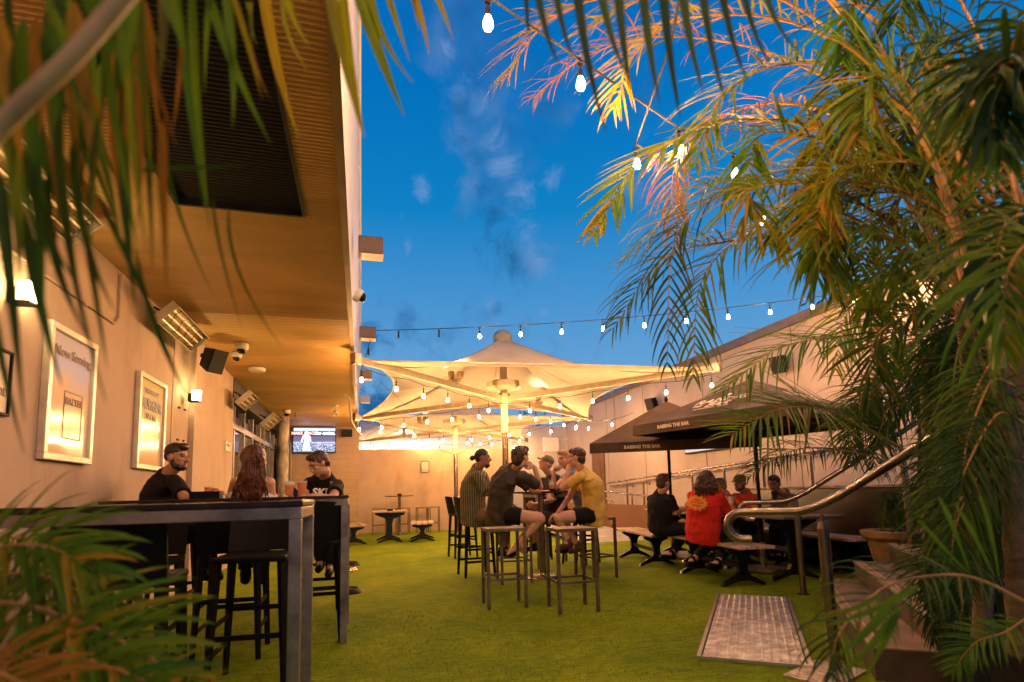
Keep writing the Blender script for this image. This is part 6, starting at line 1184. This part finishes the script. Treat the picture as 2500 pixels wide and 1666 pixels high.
# ---- dark leaves hanging from above the middle of the view (very near)
pm = thing('palm_frond', 'dark green palm frond hanging in from the top edge over the festoon bulbs', 'palm frond', D(1560, -120, 1.0))
L_ = Leaves(); ra = curve_pts(F((1250, -60, 1.0), (1400, -110, 1.0), (1600, -130, 1.0), (1900, -90, 1.05)), 16)
for (x0, x1, y1, w_) in ((1300, 1367, 165, .020), (1345, 1402, 148, .019), (1400, 1482, 330, .024), (1455, 1530, 185, .024), (1500, 1545, 250, .024), (1560, 1612, 260, .026), (1610, 1662, 295, .026), (1655, 1720, 235, .026), (1705, 1775, 260, .024), (1750, 1830, 210, .024), (1800, 1890, 175, .022), (1850, 1950, 130, .022), (1275, 1290, 90, .014)):
    a, b_, c = D(x0, -120, 1.0), D(x0+12, y1*.35, 1.0), D(x1, y1, 1.02); L_.ribbon([bez(a, b_, c, i/9) for i in range(10)], w_, cv(.25, .2, -1), pr.uniform(.0, .4), fold=.12)
L_.finish('leaflets', [lf_dark, stem_m], pm); b = MB(); b.tube(ra, .007, 7); b.build('leaf_stalk', stem_m, pm, smooth=True)
# ---- near palm hanging in at the upper left
pl_ = thing('palm_tree', 'near palm hanging over the upper left corner with long drooping leaflets', 'palm tree', D(-60, 100, .9))
def hang(items, name, m, z0=.75):
    for (x0, y0, x1, y1, wpx, z_) in items:
        L_ = Leaves(); a, c = D(x0, y0, z_), D(x1, y1, z_*1.02); wpx *= .74; bx, by = x0+(x1-x0)*pr.uniform(-.05, .5)+pr.uniform(-26, 26), y0+(y1-y0)*pr.uniform(.35, .6); b_ = D(bx, by, z_*1.01)
        L_.ribbon([bez(a, b_, c, i/11) for i in range(12)], wpx*z_/FPX, cv(pr.uniform(-.35, .35), .15, -1), min(1, max(0, pr.gauss(.42, .22))), prof=(lambda t: max(.06, math.sin(math.pi*t**.55)**.75*(1-.25*t))), fold=pr.uniform(.05, .25)); L_.finish(name, [m, stem_m], pl_)
hang([(640, -60, 732, 345, 40, 1.0), (800, -60, 884, 325, 44, 1.0), (835, -60, 890, 335, 40, 1.05), (860, -60, 988, 285, 46, 1.1), (905, -40, 1010, 205, 30, 1.1), (930, -60, 1000, 150, 26, 1.2), (985, -60, 1048, 135, 28, 1.2), (1040, -60, 1107, 100, 24, 1.3), (1010, -60, 1024, 75, 18, 1.2), (700, -20, 760, 120, 22, 1.0), (690, -20, 765, 190, 16, 1.0), (600, 0, 612, 110, 12, .95), (615, 0, 630, 115, 12, .95)], 'leaflet', lf_yel)
hang([(545, -60, 568, 315, 32, .85), (500, -40, 660, 350, 34, .85), (520, -40, 500, 230, 30, .85), (470, -40, 512, 560, 36, .80), (430, -40, 500, 510, 30, .80), (560, -40, 640, 245, 24, .85), (400, -60, 450, 120, 60, .7), (340, -60, 370, 420, 40, .72), (300, -80, 300, 200, 95, .62), (215, -60, 300, 160, 80, .62), (250, 40, 330, 560, 44, .68), (310, 80, 360, 620, 40, .68), (180, 0, 230, 420, 60, .66), (120, 60, 150, 560, 60, .66), (60, 40, 120, 520, 54, .66), (0, 40, 60, 440, 60, .66), (200, 200, 300, 620, 40, .7), (90, 300, 110, 780, 46, .66), (20, 330, 48, 720, 46, .66)], 'leaflet', lf_green)
hang([(150, 260, 260, 985, 48, .66), (60, 360, 190, 700, 40, .66), (0, 420, 60, 1030, 44, .66), (330, 600, 492, 1015, 22, .8), (240, 480, 450, 960, 26, .75), (300, 330, 330, 750, 34, .72), (180, 330, 280, 760, 40, .7), (350, 180, 372, 660, 26, .75), (210, 560, 262, 900, 34, .7), (60, 520, 150, 940, 40, .68), (-20, 700, 60, 1110, 40, .7), (120, 420, 210, 820, 40, .68), (400, 330, 520, 720, 14, .9), (520, 480, 590, 800, 12, .9), (560, 500, 690, 850, 14, .95), (350, 420, 600, 405, 22, .8)], 'leaflet', lf_dark)
hang([(330, 120, 335, 560, 26, .78), (270, 300, 322, 700, 22, .8), (445, 100, 420, 330, 18, .8), (610, 100, 660, 245, 14, .9), (40, 120, 0, 300, 30, .7), (140, 420, 130, 640, 22, .7)], 'leaflet', lf_dead)
for k in range(46):
    x0, y0 = pr.uniform(-20, 400), pr.uniform(-60, 300); hang([(x0, y0, x0+pr.uniform(-30, 110), y0+pr.uniform(200, 460), pr.uniform(24, 46), pr.uniform(.62, .95))], 'leaflet', pr.choice((lf_green, lf_dark, lf_green, lf_dead)))
b = MB(); b.tube(curve_pts(F((-60, 370, .57), (60, 250, .57), (185, 130, .57), (345, -60, .57)), 14), .0095, 10); b.build('leaf_stalk', mat('pale_stalk', (.66, .46, .22), .5, 0, .2, 8), pl_, smooth=True)
# ---- near plant at the lower left
pn_ = thing('palm_shrub', 'near grassy palm spilling in at the lower left corner', 'palm shrub', D(-80, 1600, 1.1))
def NF(*pts, **k): return frond(pn_, F(*pts), **k)
LK = cv(-.1, .8, -.6)
NF((-160, 1495, .95), (20, 1475, .95), (180, 1515, .95), (310, 1575, .95), (460, 1665, .95), ll=.15, lw=.022, n=15, droop=.3, up=LK, hue=.45, sr=.007, m=lf_green)
NF((-160, 1405, 1.0), (0, 1340, 1.0), (120, 1337, 1.0), (250, 1405, 1.0), ll=.14, lw=.018, n=16, droop=.4, up=LK, hue=.4, sr=.005)
NF((-160, 1635, .9), (20, 1605, .9), (220, 1615, .9), (440, 1700, .9), ll=.14, lw=.020, n=15, droop=.3, up=LK, hue=.45, sr=.006)
NF((-140, 1735, .9), (20, 1675, .9), (180, 1675, .9), (360, 1735, .9), ll=.12, lw=.013, n=22, droop=.3, up=LK, hue=.5, sr=.006, m=lf_yel)
NF((-160, 1455, 1.1), (20, 1405, 1.1), (140, 1420, 1.1), (290, 1495, 1.1), ll=.13, lw=.017, n=17, droop=.4, up=LK, hue=.3, sr=.005, m=lf_dark)
NF((-160, 1555, 1.2), (40, 1515, 1.2), (210, 1555, 1.2), (380, 1635, 1.2), ll=.14, lw=.017, n=18, droop=.4, up=LK, hue=.4, sr=.005, m=lf_green)
NF((-160, 1695, .8), (-40, 1645, .8), (60, 1675, .8), (120, 1755, .8), ll=.10, lw=.012, n=20, droop=.4, up=LK, hue=.6, sr=.005, m=lf_dead)
NF((-160, 1375, 1.3), (-20, 1315, 1.3), (80, 1325, 1.3), (180, 1375, 1.3), ll=.15, lw=.012, n=24, droop=.5, up=LK, hue=.5, sr=.004, m=lf_green)
NF((-160, 1775, 1.0), (160, 1715, 1.0), (380, 1725, 1.0), (580, 1775, 1.0), ll=.12, lw=.011, n=24, droop=.3, up=LK, hue=.5, sr=.005, m=lf_yel)
# distant trees beyond the rear wall
def tree(label, x, y, h, r, nl=900):
    t = thing('tree', label, 'tree', (x, y, 0)); b = MB(); b.tube([(x, y, 0), (x+.1, y, h*.5), (x, y, h*.8)], [.18, .12, .05], 8); b.build('trunk', trunk_m, t)
    L_ = Leaves(); cl = [Vector((pr.gauss(0, r*.5), pr.gauss(0, r*.4), pr.gauss(0, r*.35))) for _ in range(16)]
    for k in range(nl): c = pr.choice(cl); p = Vector((x, y, h*.85))+c+Vector((pr.gauss(0, .28), pr.gauss(0, .28), pr.gauss(0, .22))); d = Vector((pr.gauss(0, 1), pr.gauss(0, 1), pr.gauss(-.4, .8))).normalized(); L_.ribbon([p, p+d*.08, p+d*.17], .07, Vector((pr.random(), pr.random(), 1)), pr.random()*.6)
    L_.finish('crown', [lf_dark, stem_m], t)
tree('dark leafy tree top showing over the rear wall beside the sail', 6.2, 22.5, 4.3, 1.1); tree('dark leafy tree beyond the beige wall behind the palms', 9.6, 8.4, 5.0, .9); tree('second dark tree beyond the beige wall, nearer the canopy', 9.9, 10.4, 4.9, .7, 600)

# a few fallen dry leaves
for k, (px, py, lab) in enumerate(((1935, 1592, 'small curled dry leaf lying on the punched steel plate'), (1866, 1455, 'thin dry leaf on the turf just beyond the steel plates'), (1165, 1560, 'tiny dry leaf on the open turf in the foreground'), (1600, 1500, 'dry leaf scrap on the turf left of the steel plates'), (930, 1480, 'dry leaf scrap on the turf right of the second high table'))):
    q = GZ(px, py, .03 if k == 0 else .012); L_ = Leaves(); a = pr.uniform(0, 6.28); d = Vector((math.cos(a), math.sin(a), 0)); L_.ribbon([q-d*.035, q+Z_*.006, q+d*.03+Z_*.012], .022, Z_, .5, prof=lambda t: max(.05, math.sin(math.pi*t)))
    tag(L_.finish('dry_leaf', [lf_dead, stem_m], None), lab, 'dry leaf')
